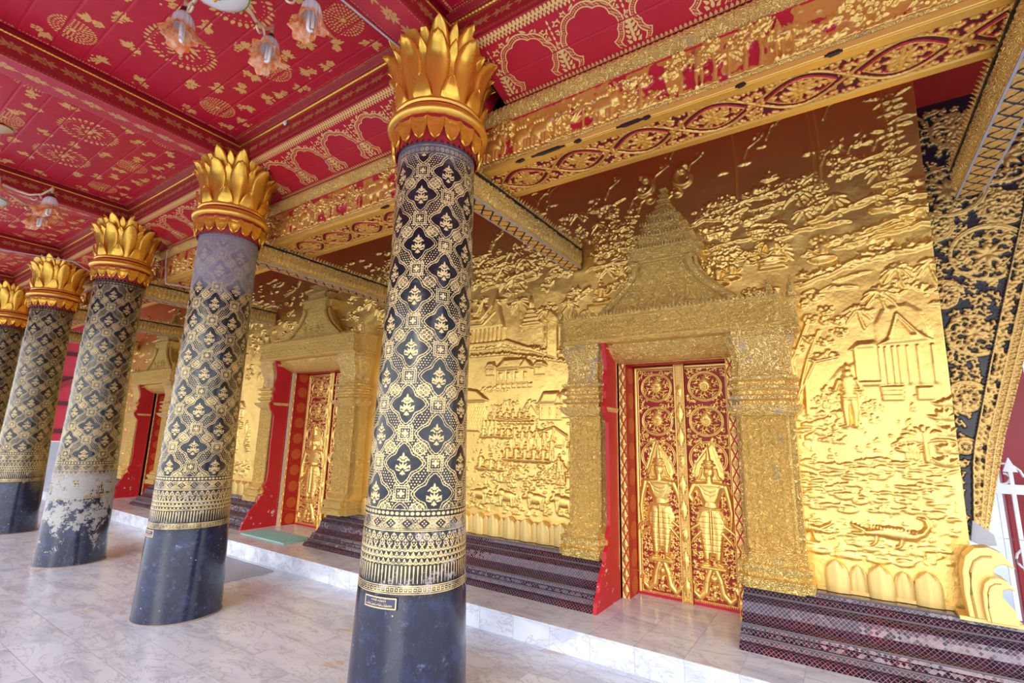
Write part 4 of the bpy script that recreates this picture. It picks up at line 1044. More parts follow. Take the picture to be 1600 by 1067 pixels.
# gentle unevenness of the hammered sheet
W.H *= np.interp(wv, [0, 1.7, 2.6, 4.3], [.85, .85, 1.25, 1.3])[:, None]
W.H += .005*nrand(wu, wv, .30, RS, 5)
U_, V_ = np.meshgrid(wu, wv)
def wall_hole(A, B):
    m = np.zeros(A.shape, bool)
    for cx, ho, ex in DOORS: m |= (np.abs(A-cx) < ho-.005) & (B < 2.14+ex)
    return m
def tilt(U, V): return U+(U > WEND-1e-6)*.0
structure(sheet('wall_back', wu, wv, W.H, lambda U, V, h: (U+(V-3.)*.018*np.clip(U/.6, 0, 1), YW-h, V), M['wall'], None, back=.02, hole=wall_hole, parent=None))
# the masonry behind the gold sheet, pierced by the three doorways
b = MB(); xs = [-13.2]
for cx, ho, ex in sorted(DOORS): xs += [cx-ho, cx+ho]
xs.append(WEND-.07)
for i in range(0, len(xs), 2): b.box((xs[i], YW+.021, .0), (xs[i+1], 4.62, WZ1))
for cx, ho, ex in DOORS: b.box((cx-ho, YW+.021, 2.14+ex), (cx+ho, 4.62, WZ1)); b.box((cx-ho, 4.34, 0), (cx+ho, 4.62, 2.14+ex))  # second box: unseen block added behind the leaves against light leaks
structure(b.put('wall_core', M['plaster'])).name = 'wall_inner'

# ================================================================== lotus petal band at the foot of the wall
def lotus_petal(name, wd, hh, dp):
    n = 12; m = 8; fr = []; bk = []
    for i in range(n+1):
        t_ = i/n; w_ = wd*(1 if t_ < .45 else math.sqrt(max(0., 1-((t_-.45)/.55)**2.2))); w_ = max(w_, .002)
        r1, r2 = [], []
        for j in range(m+1):
            s_ = -1+2*j/m; e = .010 if abs(s_) > .7 else 0
            r1.append((s_*w_, -(dp*(1-s_*s_)*.8*(1-.3*t_)+e)-.012*t_, t_*hh)); r2.append((s_*w_, .02, t_*hh))
        fr.append(r1); bk.append(r2)
    mb = MB(); k = m+1; N = (n+1)*k; vs = [p for r_ in fr for p in r_]+[p for r_ in bk for p in r_]; fs = []
    for i in range(n):
        for j in range(m):
            a = i*k+j; fs += [(a, a+1, a+k+1, a+k), (N+a, N+a+k, N+a+k+1, N+a+1)]
        fs += [(i*k, (i+1)*k, N+(i+1)*k, N+i*k), (i*k+m, N+i*k+m, N+(i+1)*k+m, (i+1)*k+m)]
    for j in range(m): fs += [(j, N+j, N+j+1, j+1), (n*k+j, n*k+j+1, N+n*k+j+1, N+n*k+j)]
    mb.add(vs, fs); return mb.mesh(name, M['lotus'], smooth=50)
big = lotus_petal('lotus_petal', .066, .195, .035); bck = lotus_petal('rear_lotus_petal', .05, .175, .02)
secs = []; prev = WEND-.14
for cx, ho, ex in DOORS: secs.append((cx+ho+.427, prev)); prev = cx-ho-.427
secs.append((-13.2, prev))
llab = ['gold lotus petal band at the wall foot, right of the nearest door', 'gold lotus petal band at the wall foot, between the nearest door and the great door', 'gold lotus petal band at the wall foot, between the great door and the farthest door', 'gold lotus petal band at the wall foot, beyond the farthest door']
for i, (x0, x1) in enumerate(secs):
    t_ = empty('lotus_petal_band', (x0, YW, .49), llab[i], 'moulding', 'lotus petal bands')
    MB().box((0, -.028, .0), (x1-x0, .0, .02)).put('fillet', M['lotus'], t_)
    n = int((x1-x0)/.177); pit = (x1-x0)/n
    for k in range(n):
        put('lotus_petal', big, None, t_, (pit*(k+.5), -.022, 0))
        if k: put('rear_lotus_petal', bck, None, t_, (pit*k, -.008, 0))
# ================================================================== door portals
def step_plan(x0, x1, yf, pad, s_=.05, yb=YW+.015):
    a, b = x0-pad, x1+pad
    return [(a, yb), (a, yf+s_), (a+s_, yf+s_), (a+s_, yf), (b-s_, yf), (b-s_, yf+s_), (b, yf+s_), (b, yb)]
def step_loft(name, x0, x1, prof, mat, parent, s_=.05, label=None, yb=YW+.015):
    m = MB(); m.loft([[(p[0], p[1], z) for p in step_plan(x0, x1, yf, pad, s_, yb)] for z, yf, pad in prof])
    o = m.put(name, mat, parent, smooth=30)
    if label: o['label'] = label
    return o
def arabesque(r, x0, x1, y0, y1, sp, rad, h, q, keep=None):
    """interlaced leafy scrolls filling a rectangle"""
    ny = max(1, int(round((y1-y0)/sp))); nx = max(1, int(round((x1-x0)/sp)))
    for j in range(ny):
        for i in range(nx):
            x = x0+(i+.5)*(x1-x0)/nx+q.uniform(-.1, .1)*sp; y = y0+(j+.5)*(y1-y0)/ny+q.uniform(-.1, .1)*sp
            if keep and not keep(x, y): continue
            tn = 1 if (i+j) % 2 else -1
            r.spiral(x, y, sp*.44, q.uniform(0, 6.28), tn*q.uniform(4, 5.4), rad, h)
            for k in range(2): r.leaf(x+q.uniform(-.4, .4)*sp, y+q.uniform(-.4, .4)*sp, q.uniform(0, 6.28), sp*.55, rad*1.6, h*.85)
# ---- carved door leaves (made once, used in the three doors)
def devata(r, cx, z0, H, face, h=.022, arm=1):
    """standing crowned figure in low relief; H is the height without the crown spire"""
    s_ = H
    P = lambda x, z: (cx+face*x*s_, z0+z*s_)
    def st(pts, rr, hh): r.stroke([P(*p) for p in pts], [k*s_ for k in rr] if isinstance(rr, list) else rr*s_, hh)
    r.poly([P(-.10, .84), P(.12, .84), P(.165, .93), P(.13, 1.04), P(.06, 1.14), P(-.04, 1.30), P(-.10, 1.10), P(-.145, .98), P(-.14, .90)], h*.5, .02)      # flame halo
    r.groove([P(-.115, .95), P(-.03, 1.24), P(.12, 1.02), P(.14, .93)], .008, .006)
    st([(0, 1.02), (0, 1.08), (0, 1.22)], [.052, .026, .004], h*1.25)                                                          # crown spire
    r.dome(*P(0, 1.015), .075*s_, .022*s_, h*1.4); r.dome(*P(0, 1.05), .055*s_, .02*s_, h*1.45)
    r.dome(*P(0, .945), .058*s_, .078*s_, h*1.5)                                                                              # head
    st([(0, .96), (.006, .93)], .009, h*1.75); st([(-.018, .905), (.018, .905)], .006, h*1.7)
    for e in (-1, 1): st([(e*.013, .965), (e*.036, .968)], .006, h*1.68); st([(e*.065, .97), (e*.08, .90), (e*.10, .87)], [.014, .012, .016], h*1.2)
    st([(0, .88), (0, .82)], [.032, .036], h*1.2)
    st([(-.115, .80), (0, .81), (.115, .80)], [.04, .045, .04], h*1.2)                                                        # shoulders
    r.poly([P(-.135, .82), P(.135, .82), P(.10, .68), P(.062, .60), P(-.062, .60), P(-.10, .68)], h*1.2, .03)
    for kk in (.05, .085): r.groove([P(-.10*(1-kk), .80), P(-.05, .80-kk), P(0, .79-kk*1.15), P(.05, .80-kk), P(.10*(1-kk), .80)], .004, .004)
    st([(0, .62), (0, .55)], [.066, .085], h*1.2)
    # arms: one hanging, one raised
    st([(-.145, .80), (-.175, .66), (-.19, .54), (-.185, .45)], [.034, .030, .024, .018], h*1.3); st([(-.185, .45), (-.175, .38)], [.018, .012], h*1.2)
    if arm: st([(.145, .80), (.19, .69), (.165, .64)], [.034, .03, .026], h*1.3); st([(.18, .66), (.22, .76), (.235, .84)], [.026, .02, .014], h*1.35); st([(.235, .83), (.215, .89)], [.016, .008], h*1.3)
    else: st([(.145, .80), (.185, .70), (.20, .62), (.17, .74)], [.034, .03, .024, .018], h*1.3)
    # skirt, hems and legs
    r.poly([P(-.095, .58), P(.095, .58), P(.15, .44), P(.135, .34), P(.105, .30), P(.085, .10), P(-.085, .10), P(-.105, .30), P(-.135, .34), P(-.15, .44)], h*1.1, .03)
    for e in (-1, 1):
        st([(e*.05, .50), (e*.06, .30), (e*.05, .08)], [.062, .05, .034], h*1.25); st([(e*.05, .03), (e*.09, .015)], [.024, .016], h*1.2)
        st([(e*.12, .40), (e*.20, .34), (e*.23, .27)], [.022, .018, .005], h); st([(e*.10, .33), (e*.17, .25), (e*.20, .19)], [.02, .015, .004], h)
    st([(0, .56), (0, .36), (0, .14)], [.018, .024, .010], h*1.5); st([(-.09, .57), (.09, .57)], .016, h*1.5)
    for k in range(7): r.groove([P(-.11, .48-.055*k), P(.11, .48-.055*k)], .0045, .003)
def door_leaf_mesh(Wd, Hd, face, arm):
    q = random.Random(31+face)
    u = np.arange(0, Wd+.0005, .0034); v = np.arange(0, Hd+.0005, .0037); r = Ras(u, v)
    for (a, b, c_, d) in ((.008, .022, .008, Hd-.008),): pass
    r.stroke([(.012, .012), (Wd-.012, .012), (Wd-.012, Hd-.012), (.012, Hd-.012), (.012, .012)], .010, .010, .6)
    r.stroke([(.034, .034), (Wd-.034, .034), (Wd-.034, Hd-.034), (.034, Hd-.034), (.034, .034)], .005, .010)
    n = int(Hd/.013)
    for k in range(n):
        for x in (.0235, Wd-.0235): r.dome(x, .02+k*.013, .0042, .0042, .008)
    for k in range(int(Wd/.013)):
        for y in (.0235, Hd-.0235): r.dome(.02+k*.013, y, .0042, .0042, .008)
    cx = Wd/2; R = Wd*.40
    circ = [(Hd*.900, .120), (Hd*.748, .120), (Hd*.590, .132)]
    for cy, rr_ in circ:
        for kk, w_ in ((1., .006), (.90, .004)): r.stroke([(cx+rr_*kk*cos(2*pi*i/40), cy+rr_*kk*sin(2*pi*i/40)) for i in range(41)], w_, .012)
    for cy, rr_ in circ[:2]:
        r.leaf(cx, cy-rr_*.35, pi/2, rr_*1.1, rr_*.36, .024); r.dome(cx, cy-rr_*.06, rr_*.30, rr_*.30, .028)
        for k in range(12): r.dome(cx+rr_*.36*cos(k*.524), cy-rr_*.06+rr_*.36*sin(k*.524), .009, .009, .024)
        for kk in (.2, .1): r.groove([(cx+rr_*kk*cos(2*pi*i/20), cy-rr_*.06+rr_*kk*sin(2*pi*i/20)) for i in range(21)], .004, .006)
        for k in range(12):
            a = k*.524; r.spiral(cx+rr_*.64*cos(a), cy+rr_*.64*sin(a), rr_*.17, a, 4.5*(-1)**k, .0042, .014); r.leaf(cx+rr_*.45*cos(a), cy+rr_*.45*sin(a), a+.5, rr_*.4, .007, .012)
    arabesque(r, .04, Wd-.04, .05, Hd-.04, .040, .0042, .011, q, lambda x, y: all(abs(math.hypot(x-cx, y-cy)-rr_) > .012 and (math.hypot(x-cx, y-cy) > rr_ or cy < Hd*.65) for cy, rr_ in circ))
    F = Hd*.40; zf = Hd*.158
    # clear red ground close to the figure, then carve it
    devata(r, cx, zf, F, face, .024, arm)
    for e in (-1, 1):   # naga pair carrying the pedestal
        r.stroke([(cx+e*.02, zf-.03), (cx+e*.045, zf-.10), (cx+e*.06, zf-.19), (cx+e*.10, zf-.235), (cx+e*.135, zf-.20), (cx+e*.13, zf-.15)], [.02, .024, .026, .022, .016, .007], .022)
        for k in range(5): r.leaf(cx+e*(.12+.0*k), zf-.17, pi/2-e*(.5+.25*k)+(0 if e > 0 else 0), .06, .009, .013)
    r.poly([(cx-.09, zf-.03), (cx+.09, zf-.03), (cx+.10, zf+.005), (cx-.10, zf+.005)], .024, .012)
    for k in range(3): r.dome(cx, zf-.09-.06*k, .022-.003*k, .026, .018)
    return sheet('door_leaf', u, v, r.H, lambda U, V, h: (U, -h, V), M['door'], r.G, back=.035, parent=False)
LW = .362; LH = 1.86
leafL = door_leaf_mesh(LW, LH, 1, 0); leafR = door_leaf_mesh(LW, LH, -1, 1)
def post_mesh(Wd, Hd):
    u = np.arange(0, Wd+.0005, .0032); v = np.arange(0, Hd+.0005, .0036); r = Ras(u, v); c = Wd/2
    for x in (.006, Wd-.006): r.stroke([(x, 0), (x, Hd)], .006, .008)
    step_ = .23; k = 0; y = .12
    while y < Hd-.1:
        if k % 3 == 2:
            r.dome(c, y, .028, .05, .012); r.dome(c, y, .015, .03, .017)
        else:
            r.poly([(c, y-.078), (c+.028, y), (c, y+.078), (c-.028, y)], .010, .02)
            r.groove([(c, y-.095), (c+.036, y), (c, y+.095), (c-.036, y), (c, y-.095)], .004, .01)
        y += .19; k += 1
    yy = .02
    while yy < Hd-.02:
        for i, x in enumerate((.022, .034, c, Wd-.034, Wd-.022)): r.dome(x, yy+(.006 if i % 2 else 0), .0045, .0045, .006)
        yy += .0125
    r.G = np.maximum(r.G, np.where(r.H > .0012, .003, -.003)); r.G[:, :] = np.maximum(r.G, .001*(r.H >= -.002)-.0005)
    return sheet('centre_post', u, v, r.H, lambda U, V, h: (U, -h, V), M['door'], r.G, back=.03, parent=False)
postm = post_mesh(.086, LH+.005)
def zig_mesh(name, L, Wd, pit=.085):
    """diamond chain band: long side along u"""
    u = np.arange(0, L+.0005, .0042); v = np.arange(0, Wd+.0005, .0032); U, V = np.meshgrid(u, v); q = random.Random(2)
    r = Ras(u, v); c = Wd/2; r.G[:] = .003; r.H[:] = .004
    for k in range(int(L/pit)+1):
        x = k*pit; a = Wd*.44
        P = [(x, c), (x+pit/2, c+a), (x+pit, c), (x+pit/2, c-a), (x, c)]
        r.dome(x+pit/2, c, pit*.22, Wd*.20, .010); r.dome(x+pit/2, c, .010, .010, .013)
        for j in range(6): r.leaf(x+pit/2, c, j*1.047, pit*.26, .006, .009)
        for e in (-1, 1): r.leaf(x, c+e*Wd*.44, -e*pi/2, Wd*.3, .012, .008)
    tri = np.abs(np.mod(U/pit, 1)-.5)*2      # 1 at ends, 0 mid
    d = np.abs(np.abs(V-c)-(1-tri)*Wd*.44)
    m = (.0042-d)
    r.G = np.where(m > -.001, np.minimum(r.G, -m), r.G); r.H = np.where(m > 0, 0, r.H)
    for e in (.003, Wd-.003): r.H = np.where(np.abs(V-e) < .003, .008, r.H); r.G = np.where(np.abs(V-e) < .003, .003, r.G)
    return u, v, r
def lintel_front(L, Hh, dens=.052, seed=5):
    q = random.Random(seed); u = np.arange(0, L+.0005, .0052); v = np.arange(0, Hh+.0005, .0046); r = Ras(u, v)
    arabesque(r, .02, L-.02, Hh*.14, Hh*.86, dens, .0055, .013, q)
    for y in (Hh*.05, Hh*.95): r.stroke([(0, y), (L, y)], Hh*.04, .012)
    for k in range(int(L/.016)): r.dome(.008+k*.016, Hh*.115, .006, .006, .010); r.dome(.008+k*.016, Hh*.885, .006, .006, .010)
    return u, v, r
PROFB = [(2.2, 3.75), (2.06, 3.79), (1.98, 3.80), (1.90, 3.775), (1.86, 3.80), (1.80, 3.77), (1.74, 3.78), (1.68, 3.74), (1.62, 3.76), (1.55, 3.82), (1.2, 3.82), (.9, 3.83), (.74, 3.82), (.68, 3.78), (.62, 3.80), (.56, 3.74), (.49, 3.72), (.42, 3.66), (.36, 3.62), (.30, 3.60), (.24, 3.56), (STEP, 3.54)]
dlab = ['surround of the nearest door with a tiered spire over its lintel, gilded and carved',
        'surround of the great middle door seen between the first two columns, gilded and carved',
        'surround of the farthest door seen between the second and third columns, gilded and carved']
def portal(i, cx, ho, ex):
    zt = 2.14+ex; kz = (2.2+ex)/2.2
    root = empty('door_surround', (cx, YW, STEP), dlab[i], 'door surround', 'carved door surrounds')
    def L(o): o.location = (o.location[0]-cx, o.location[1]-YW, o.location[2]-STEP); return o     # world to local
    for s_ in (-1, 1):
        xi, xo = cx+s_*(ho+(.03 if s_ < 0 else .006)), cx+s_*(ho+.40); x0, x1 = min(xi, xo), max(xi, xo)
        prof = [(.49, 3.72, .025), (.555, 3.72, .025), (.56, 3.75, .005), (.585, 3.75, .005), (.59, 3.73, .02), (.635, 3.73, .02), (.645, 3.76, .0), (.67, 3.76, .0), (.70, 3.80, -.005), (.72, 3.82, -.012)]
        L(step_loft('pier_base', x0, x1, prof, M['carved_fine'], root))
        z1 = 1.60*kz
        sh = L(step_loft('pier_shaft', x0, x1, [(.72, 3.83, -.012), (z1, 3.83, -.012)], M['carved_fine'], root))
        # raised ornament strips on the shaft
        hh = z1-.72
        for (a, b_, yy) in ((x0+.05-.008, x1-.05+.008, 3.83),):
            u, v, r = lintel_front(hh, b_-a, .036, 9); r.H *= 1.5
            n_ = int(hh/.02)
            for k in range(n_):
                r.dome(.01+k*.02, (b_-a)*.5, .009, .012, .014, ang=.6)
            sheet('carved_strip', u, v, r.H, lambda U, V, h: (a+V-cx, yy-.003-h-YW, .72+U-STEP), M['carved_fine'], None, back=.0, parent=root, skirt=False)
        cap = [(z1, 3.80, .0), (z1+.03, 3.76, .028), (z1+.07, 3.73, .045), (z1+.075, 3.80, .0), (z1+.10, 3.80, .0), (z1+.115, 3.765, .022), (z1+.135, 3.765, .022), (z1+.15, 3.80, 0), (z1+.17, 3.80, 0), (z1+.185, 3.765, .025), (z1+.205, 3.765, .025),
               (z1+.215, 3.80, 0), (z1+.235, 3.80, 0), (z1+.25, 3.755, .028), (z1+.27, 3.755, .028), (z1+.28, 3.80, -.005), (z1+.38, 3.81, -.012), (z1+.48, 3.79, .0), (z1+.54, 3.76, .02), (z1+.57, 3.74, .03), (2.155+ex, 3.735, .035), (2.16+ex, 3.755, .02), (2.20+ex, 3.755, .02)]
        o = L(step_loft('pier_capital', x0, x1, cap, M['carved'], root)); o['label'] = 'flaring leafy pier capital'
    # lintel with stepped ends
    hw = ho+.455
    lz0, lz1 = 2.20+ex, 2.425+ex
    L(step_loft('lintel', cx-hw, cx+hw, [(lz0, 3.74, 0), (lz0+.012, 3.725, .012), (lz0+.03, 3.735, .0), (lz1-.03, 3.735, 0), (lz1-.012, 3.715, .018), (lz1, 3.715, .018)], M['carved_fine'], root, s_=.09))
    u, v, r = lintel_front(2*(hw-.09), lz1-lz0-.04, .046, 13); r.H *= 1.4
    sheet('lintel_relief', u, v, r.H, lambda U, V, h: (U-(hw-.09), 3.733-h-YW, lz0+.02+V-STEP), M['carved_fine'], None, back=.0, parent=root, skirt=False)
    n = int(2*hw/.03); m = MB()
    for k in range(n):
        x = -hw+.015+k*2*hw/n; y = (3.715 if abs(x) < hw-.09 else 3.80)-YW
        m.loft([[(x-.013, y-.004, lz1-STEP), (x+.013, y-.004, lz1-STEP), (x+.013, y+.014, lz1-STEP), (x-.013, y+.014, lz1-STEP)], [(x-.007, y-.006, lz1+.018-STEP), (x+.007, y-.006, lz1+.018-STEP), (x+.007, y+.01, lz1+.018-STEP), (x-.007, y+.01, lz1+.018-STEP)], [(x-.001, y, lz1+.036-STEP), (x+.001, y, lz1+.036-STEP), (x+.001, y+.004, lz1+.036-STEP), (x-.001, y+.004, lz1+.036-STEP)]])
    m.put('leaf_crest', M['carved_fine'], root)
    # scaled cornice between the piers under the lintel
    w2 = ho+.03
    u = np.arange(-w2, w2+.001, .006); v = np.linspace(0, 1, 22); U, V = np.meshgrid(u, v)
    sc = .012*np.abs(np.cos(pi*(U/.09+.5*(np.floor(V*3) % 2))))*np.abs(np.sin(pi*V*3))**.5
    sheet('scaled_cornice', u, v, sc, lambda U, V, h: (U*(1-.06*(1-V)), 4.02-.19*np.sin(V*pi/2)**.8-h-YW, 2.06+ex+.14*V-STEP), M['carved_fine'], None, back=.02, parent=root)
    # bell-shaped pediment
    zb, zc_ = lz1+.0, lz1+.45
    bw, tw = .585*(1+.12*(ho > .5)), .215
    pts = []
    for k in range(13):
        t_ = k/12; x = tw+(bw-tw)*(1-t_)**1.9; pts.append((x, zb+(zc_-zb)*(t_)**.92))
    outline = [(cx-x, z) for x, z in pts]+[(cx+x, z) for x, z in reversed(pts)]
    m = MB(); m.prism([(x-cx, z-STEP) for x, z in outline], 'y', 3.86-YW, 4.015-YW); m.put('pediment', M['carved_fine'], root)
    uu = np.arange(-bw, bw+.001, .0058); vv = np.arange(0, zc_-zb, .0055); r = Ras(uu, vv); q = random.Random(17)
    edge = lambda z: float(np.interp(z, [p[1]-zb for p in pts], [p[0] for p in pts]))
    arabesque(r, -bw, bw, .01, zc_-zb-.02, .05, .0055, .014, q, lambda x, z: abs(x) < edge(z)-.06)
    W_old = r
    for k, x in enumerate((-.17, -.05, .09, .20)):
        r.dome(x, .06, .075, .03, .04); r.dome(x, .10, .035, .055, .045); r.dome(x, .165, .022, .026, .05); r.leaf(x, .18, pi/2, .05, .010, .04)
        r.stroke([(x-.03, .12), (x-.065, .08), (x-.02, .06)], .011, .04)
    UU, VV = np.meshgrid(uu, vv); Eg = np.interp(VV, [p[1]-zb for p in pts], [p[0] for p in pts])
    r.H = np.where(np.abs(UU) < Eg-.01, r.H, 0)
    sheet('tympanum_relief', uu, vv, r.H, lambda U, V, h: (U, 3.857-h-YW, zb+V-STEP), M['carved_fine'], None, back=0, parent=root, skirt=False,
          hole=lambda A, B: np.abs(A) > np.interp(B, [p[1]-zb for p in pts], [p[0] for p in pts])-.004)
    for s_ in (-1, 1):
        for (dy, rr_, off) in ((3.835, .026, .0), (3.885, .020, .035)):
            path = [(s_*(x+off), dy-YW, z-STEP) for x, z in pts]
            path = [(s_*(bw+.10+off), dy-YW, zb+.045-STEP), (s_*(bw+.06+off), dy-YW, zb+.02-STEP)]+path
            MB().tube(path, [.010, rr_*.8]+[rr_]*(len(path)-3)+[rr_*.8], 8).put('gable_band', M['carved_fine'], root, smooth=60)
        MB().tube([(s_*(tw+.0), 3.84-YW, zc_-.02-STEP), (s_*(tw+.03), 3.83-YW, zc_-STEP), (s_*(tw+.02), 3.83-YW, zc_+.05-STEP)], [.026, .022, .008]).put('gable_hook', M['carved_fine'], root, smooth=60)
        # flame finials at the lintel ends
        for fx in (hw-.02, hw-.16):
            t2 = MB(); t2.lathe([(.03, 0), (.034, .02), (.024, .04), (.03, .06), (.014, .11), (.002, .15)], 10, (s_*fx, 3.79-YW, lz1-STEP)); t2.put('finial', M['carved_fine'], root, smooth=50)
    # tiers of the spire
    z = zc_-.01
    for k, (w_, hh, d) in enumerate(((.30, .125, .17), (.235, .115, .15), (.185, .105, .13), (.13, .085, .11), (.075, .055, .09), (.055, .05, .07), (.04, .05, .06), (.03, .05, .05), (.02, .06, .04))):
        yf = YW-d
        L(step_loft('spire_tier', cx-w_, cx+w_, [(z, yf+.03, -.02), (z+hh*.2, yf+.03, -.02), (z+hh*.22, yf, 0), (z+hh*.85, yf, 0), (z+hh*.9, yf-.012, .012), (z+hh, yf-.012, .012)], M['carved_fine'], root, s_=min(.05, w_*.25)))
        if k < 4:
            uu = np.arange(-w_+.05, w_-.05, .005); vv = np.arange(0, hh*.6, .0045); r = Ras(uu, vv)
            arabesque(r, -w_+.05, w_-.05, .0, hh*.6, .042, .0048, .011, q)
            sheet('tier_relief', uu, vv, r.H, lambda U, V, h: (U, yf-.002-h-YW, z+hh*.24+V-STEP), M['carved_fine'], None, back=0, parent=root, skirt=False)
            m = MB(); n = int(2*w_/.024)
            for j in range(n):
                x = -w_+.012+j*2*w_/n; y = yf-.012-YW; zz_ = z+hh-STEP
                m.loft([[(x-.010, y-.003, zz_), (x+.010, y-.003, zz_), (x+.010, y+.012, zz_), (x-.010, y+.012, zz_)], [(x-.001, y-.006, zz_+.026), (x+.001, y-.006, zz_+.026), (x+.001, y+.002, zz_+.026), (x-.001, y+.002, zz_+.026)]])
            m.put('tier_crest', M['carved_fine'], root)
        z += hh
    # ---------------- the door itself
    D = empty('door_%d' % (i+1), (cx, 4.25, STEP), None, None, None, 'structure')
    D['label'] = ['gilded double door nearest the viewer, two crowned figures on red', 'great double door in the middle of the wall, its left leaf in view', 'farthest door, mostly behind its red jamb'][i]
    def LD(o): o.location = (o.location[0]-cx, o.location[1]-4.25, o.location[2]-STEP); return o
    # splayed red boards in front of the frame
    for s_ in (-1, 1):
        P = [(y, z*(1 if z < .7 else 1+(kz-1)*min(1, (z-.7)/1.4))) for z, y in PROFB]
        P = P+[(4.06, STEP), (4.06, P[0][1])]
        if s_ > 0: P = [(3.97, STEP), (4.06, STEP), (4.06, 2.2+ex), (3.97, 2.2+ex)]
        m = MB(); a = s_*(ho+.0)
        m.prism([(y-4.25, z-STEP) for y, z in P], 'x', a, a+s_*(.029 if s_ < 0 else .005)); m.put('red_board', M['redjamb'], D)
    # frame: diamond band (front) and rosette reveal
    fw = .066
    for s_ in (-1, 1):
        u, v, r = zig_mesh('f', zt-.06-STEP, fw, .115)
        xa = s_*(ho) if s_ < 0 else ho-fw
        sheet('frame_band', u, v, r.H, lambda U, V, h: (xa+V, 4.06-h-4.25, U), M['framegold'], r.G, back=.0, parent=D, skirt=False)
        m = MB(); a = s_*(ho-fw); m.box((min(a, s_*ho), 4.062-4.25, 0), (max(a, s_*ho), .02, zt-.02-STEP)); m.put('jamb', M['rosette'], D)
    u, v, r = zig_mesh('f', 2*ho, .075, .13)
    sheet('frame_band', u, v, r.H, lambda U, V, h: (-ho+U, 4.06-h-4.25, zt-.085-STEP+V), M['framegold'], r.G, back=.0, parent=D, skirt=False)
    m = MB(); m.box((-ho, 4.062-4.25, zt-.085-STEP), (ho, .02, zt-.01-STEP)); m.put('head_board', M['red'], D)
    # leaves
    ow = 2*(ho-fw); lw = ow/2-.002; lh = zt-.09-STEP
    sx, sz = lw/LW, lh/LH
    for me, x in ((leafL, -lw-.0), (leafR, .0)):
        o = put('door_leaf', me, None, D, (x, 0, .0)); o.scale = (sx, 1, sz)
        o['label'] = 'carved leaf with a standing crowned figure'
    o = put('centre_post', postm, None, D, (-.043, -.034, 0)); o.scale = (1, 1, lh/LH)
    m = MB(); m.box((-ho+fw, -.012, 0.001), (ho-fw, .0, .022)); m.put('threshold', M['red'], D)
for i, (cx, ho, ex) in enumerate(DOORS): portal(i, cx, ho, ex)

# ================================================================== dark glass-mosaic plinth along the wall foot
def mosaic_plinth(x0, x1, lab, ends=(1, 1)):
    prof = [(4.0, .487), (3.87, .487), (3.865, .462), (3.835, .458), (3.82, .43), (3.80, .425), (3.775, .415), (3.755, .395), (3.75, .37), (3.74, .335), (3.715, .30), (3.685, .285), (3.66, .28), (3.655, .262), (3.645, .258), (3.635, .235), (3.60, .23), (3.595, .205), (3.57, .20), (3.56, .19), (3.545, STEP)]
    ls = [0]
    for a, b in zip(prof, prof[1:]): ls.append(ls[-1]+math.hypot(b[0]-a[0], b[1]-a[1]))
    n = len(prof); L = x1-x0
    # mitred returns at the door ends: the moulding turns back towards the wall
    me = bpy.data.meshes.new('mosaic_plinth'); vs, fs, uvs = [], [], []
    xa = [p[0] for p in prof]
    for k, (y, z) in enumerate(prof):
        ins = (y-3.545)*.35
        vs += [(ins*ends[0], y-3.75, z-STEP), (L-ins*ends[1], y-3.75, z-STEP)]; uvs += [(x0+ins*ends[0], ls[k]), (x0+L-ins*ends[1], ls[k])]
    for k in range(n-1): fs.append((2*k, 2*k+2, 2*k+3, 2*k+1))
    base = len(vs)
    vs += [(0+.16*ends[0]*0, 4.0-3.75, 0), (L, 4.0-3.75, 0)]; uvs += [(x0, 0), (x0+L, 0)]
    fl = tuple(2*k for k in range(n))+(base,); fr_ = tuple(2*k+1 for k in reversed(range(n)))+(base+1,)
    fs += [fl, fr_]
    me.from_pydata(vs, [], fs); uvl = me.uv_layers.new(name='UVMap')
    for p in me.polygons:
        for li in p.loop_indices:
            vi = me.loops[li].vertex_index
            if p.index >= n-1: uvl.data[li].uv = (vs[vi][1], vs[vi][2])
            else: uvl.data[li].uv = uvs[vi]
    me.materials.append(M['mosaic']); me.update()
    root = empty('mosaic_plinth', (x0, 3.75, STEP), lab, 'plinth', 'dark mosaic plinths between the doors')
    put('mosaic_face', me, None, root)
    m = MB()
    for (y, z) in ((3.868, .489), (3.80, .43), (3.66, .286), (3.60, .236)): m.tube([((y-3.545)*.35*ends[0], y-3.75, z-STEP), (L-(y-3.545)*.35*ends[1], y-3.75, z-STEP)], .006, 6)
    m.put('joint_bead', M['joint'], root)['label'] = 'silvery joint beads'
ps = []; prev = WEND+.25
for cx, ho, ex in DOORS: ps.append((cx+ho+.006, prev)); prev = cx-ho-.03
ps.append((-13.2, prev))
pl = ['dark purple mosaic plinth right of the nearest door', 'dark mosaic plinth behind the nearest column, between the two nearer doors', 'dark mosaic plinth between the great door and the farthest door', 'dark mosaic plinth beyond the farthest door']
for i, (x0, x1) in enumerate(ps): mosaic_plinth(x0, x1, pl[i], (0.0, 0.0))
# projecting mosaic feet under the piers
for i, (cx, ho, ex) in enumerate(DOORS):
    for s_ in (-1, 1):
        xa, xb = cx+s_*(ho+.030), cx+s_*(ho+.44)
        pass
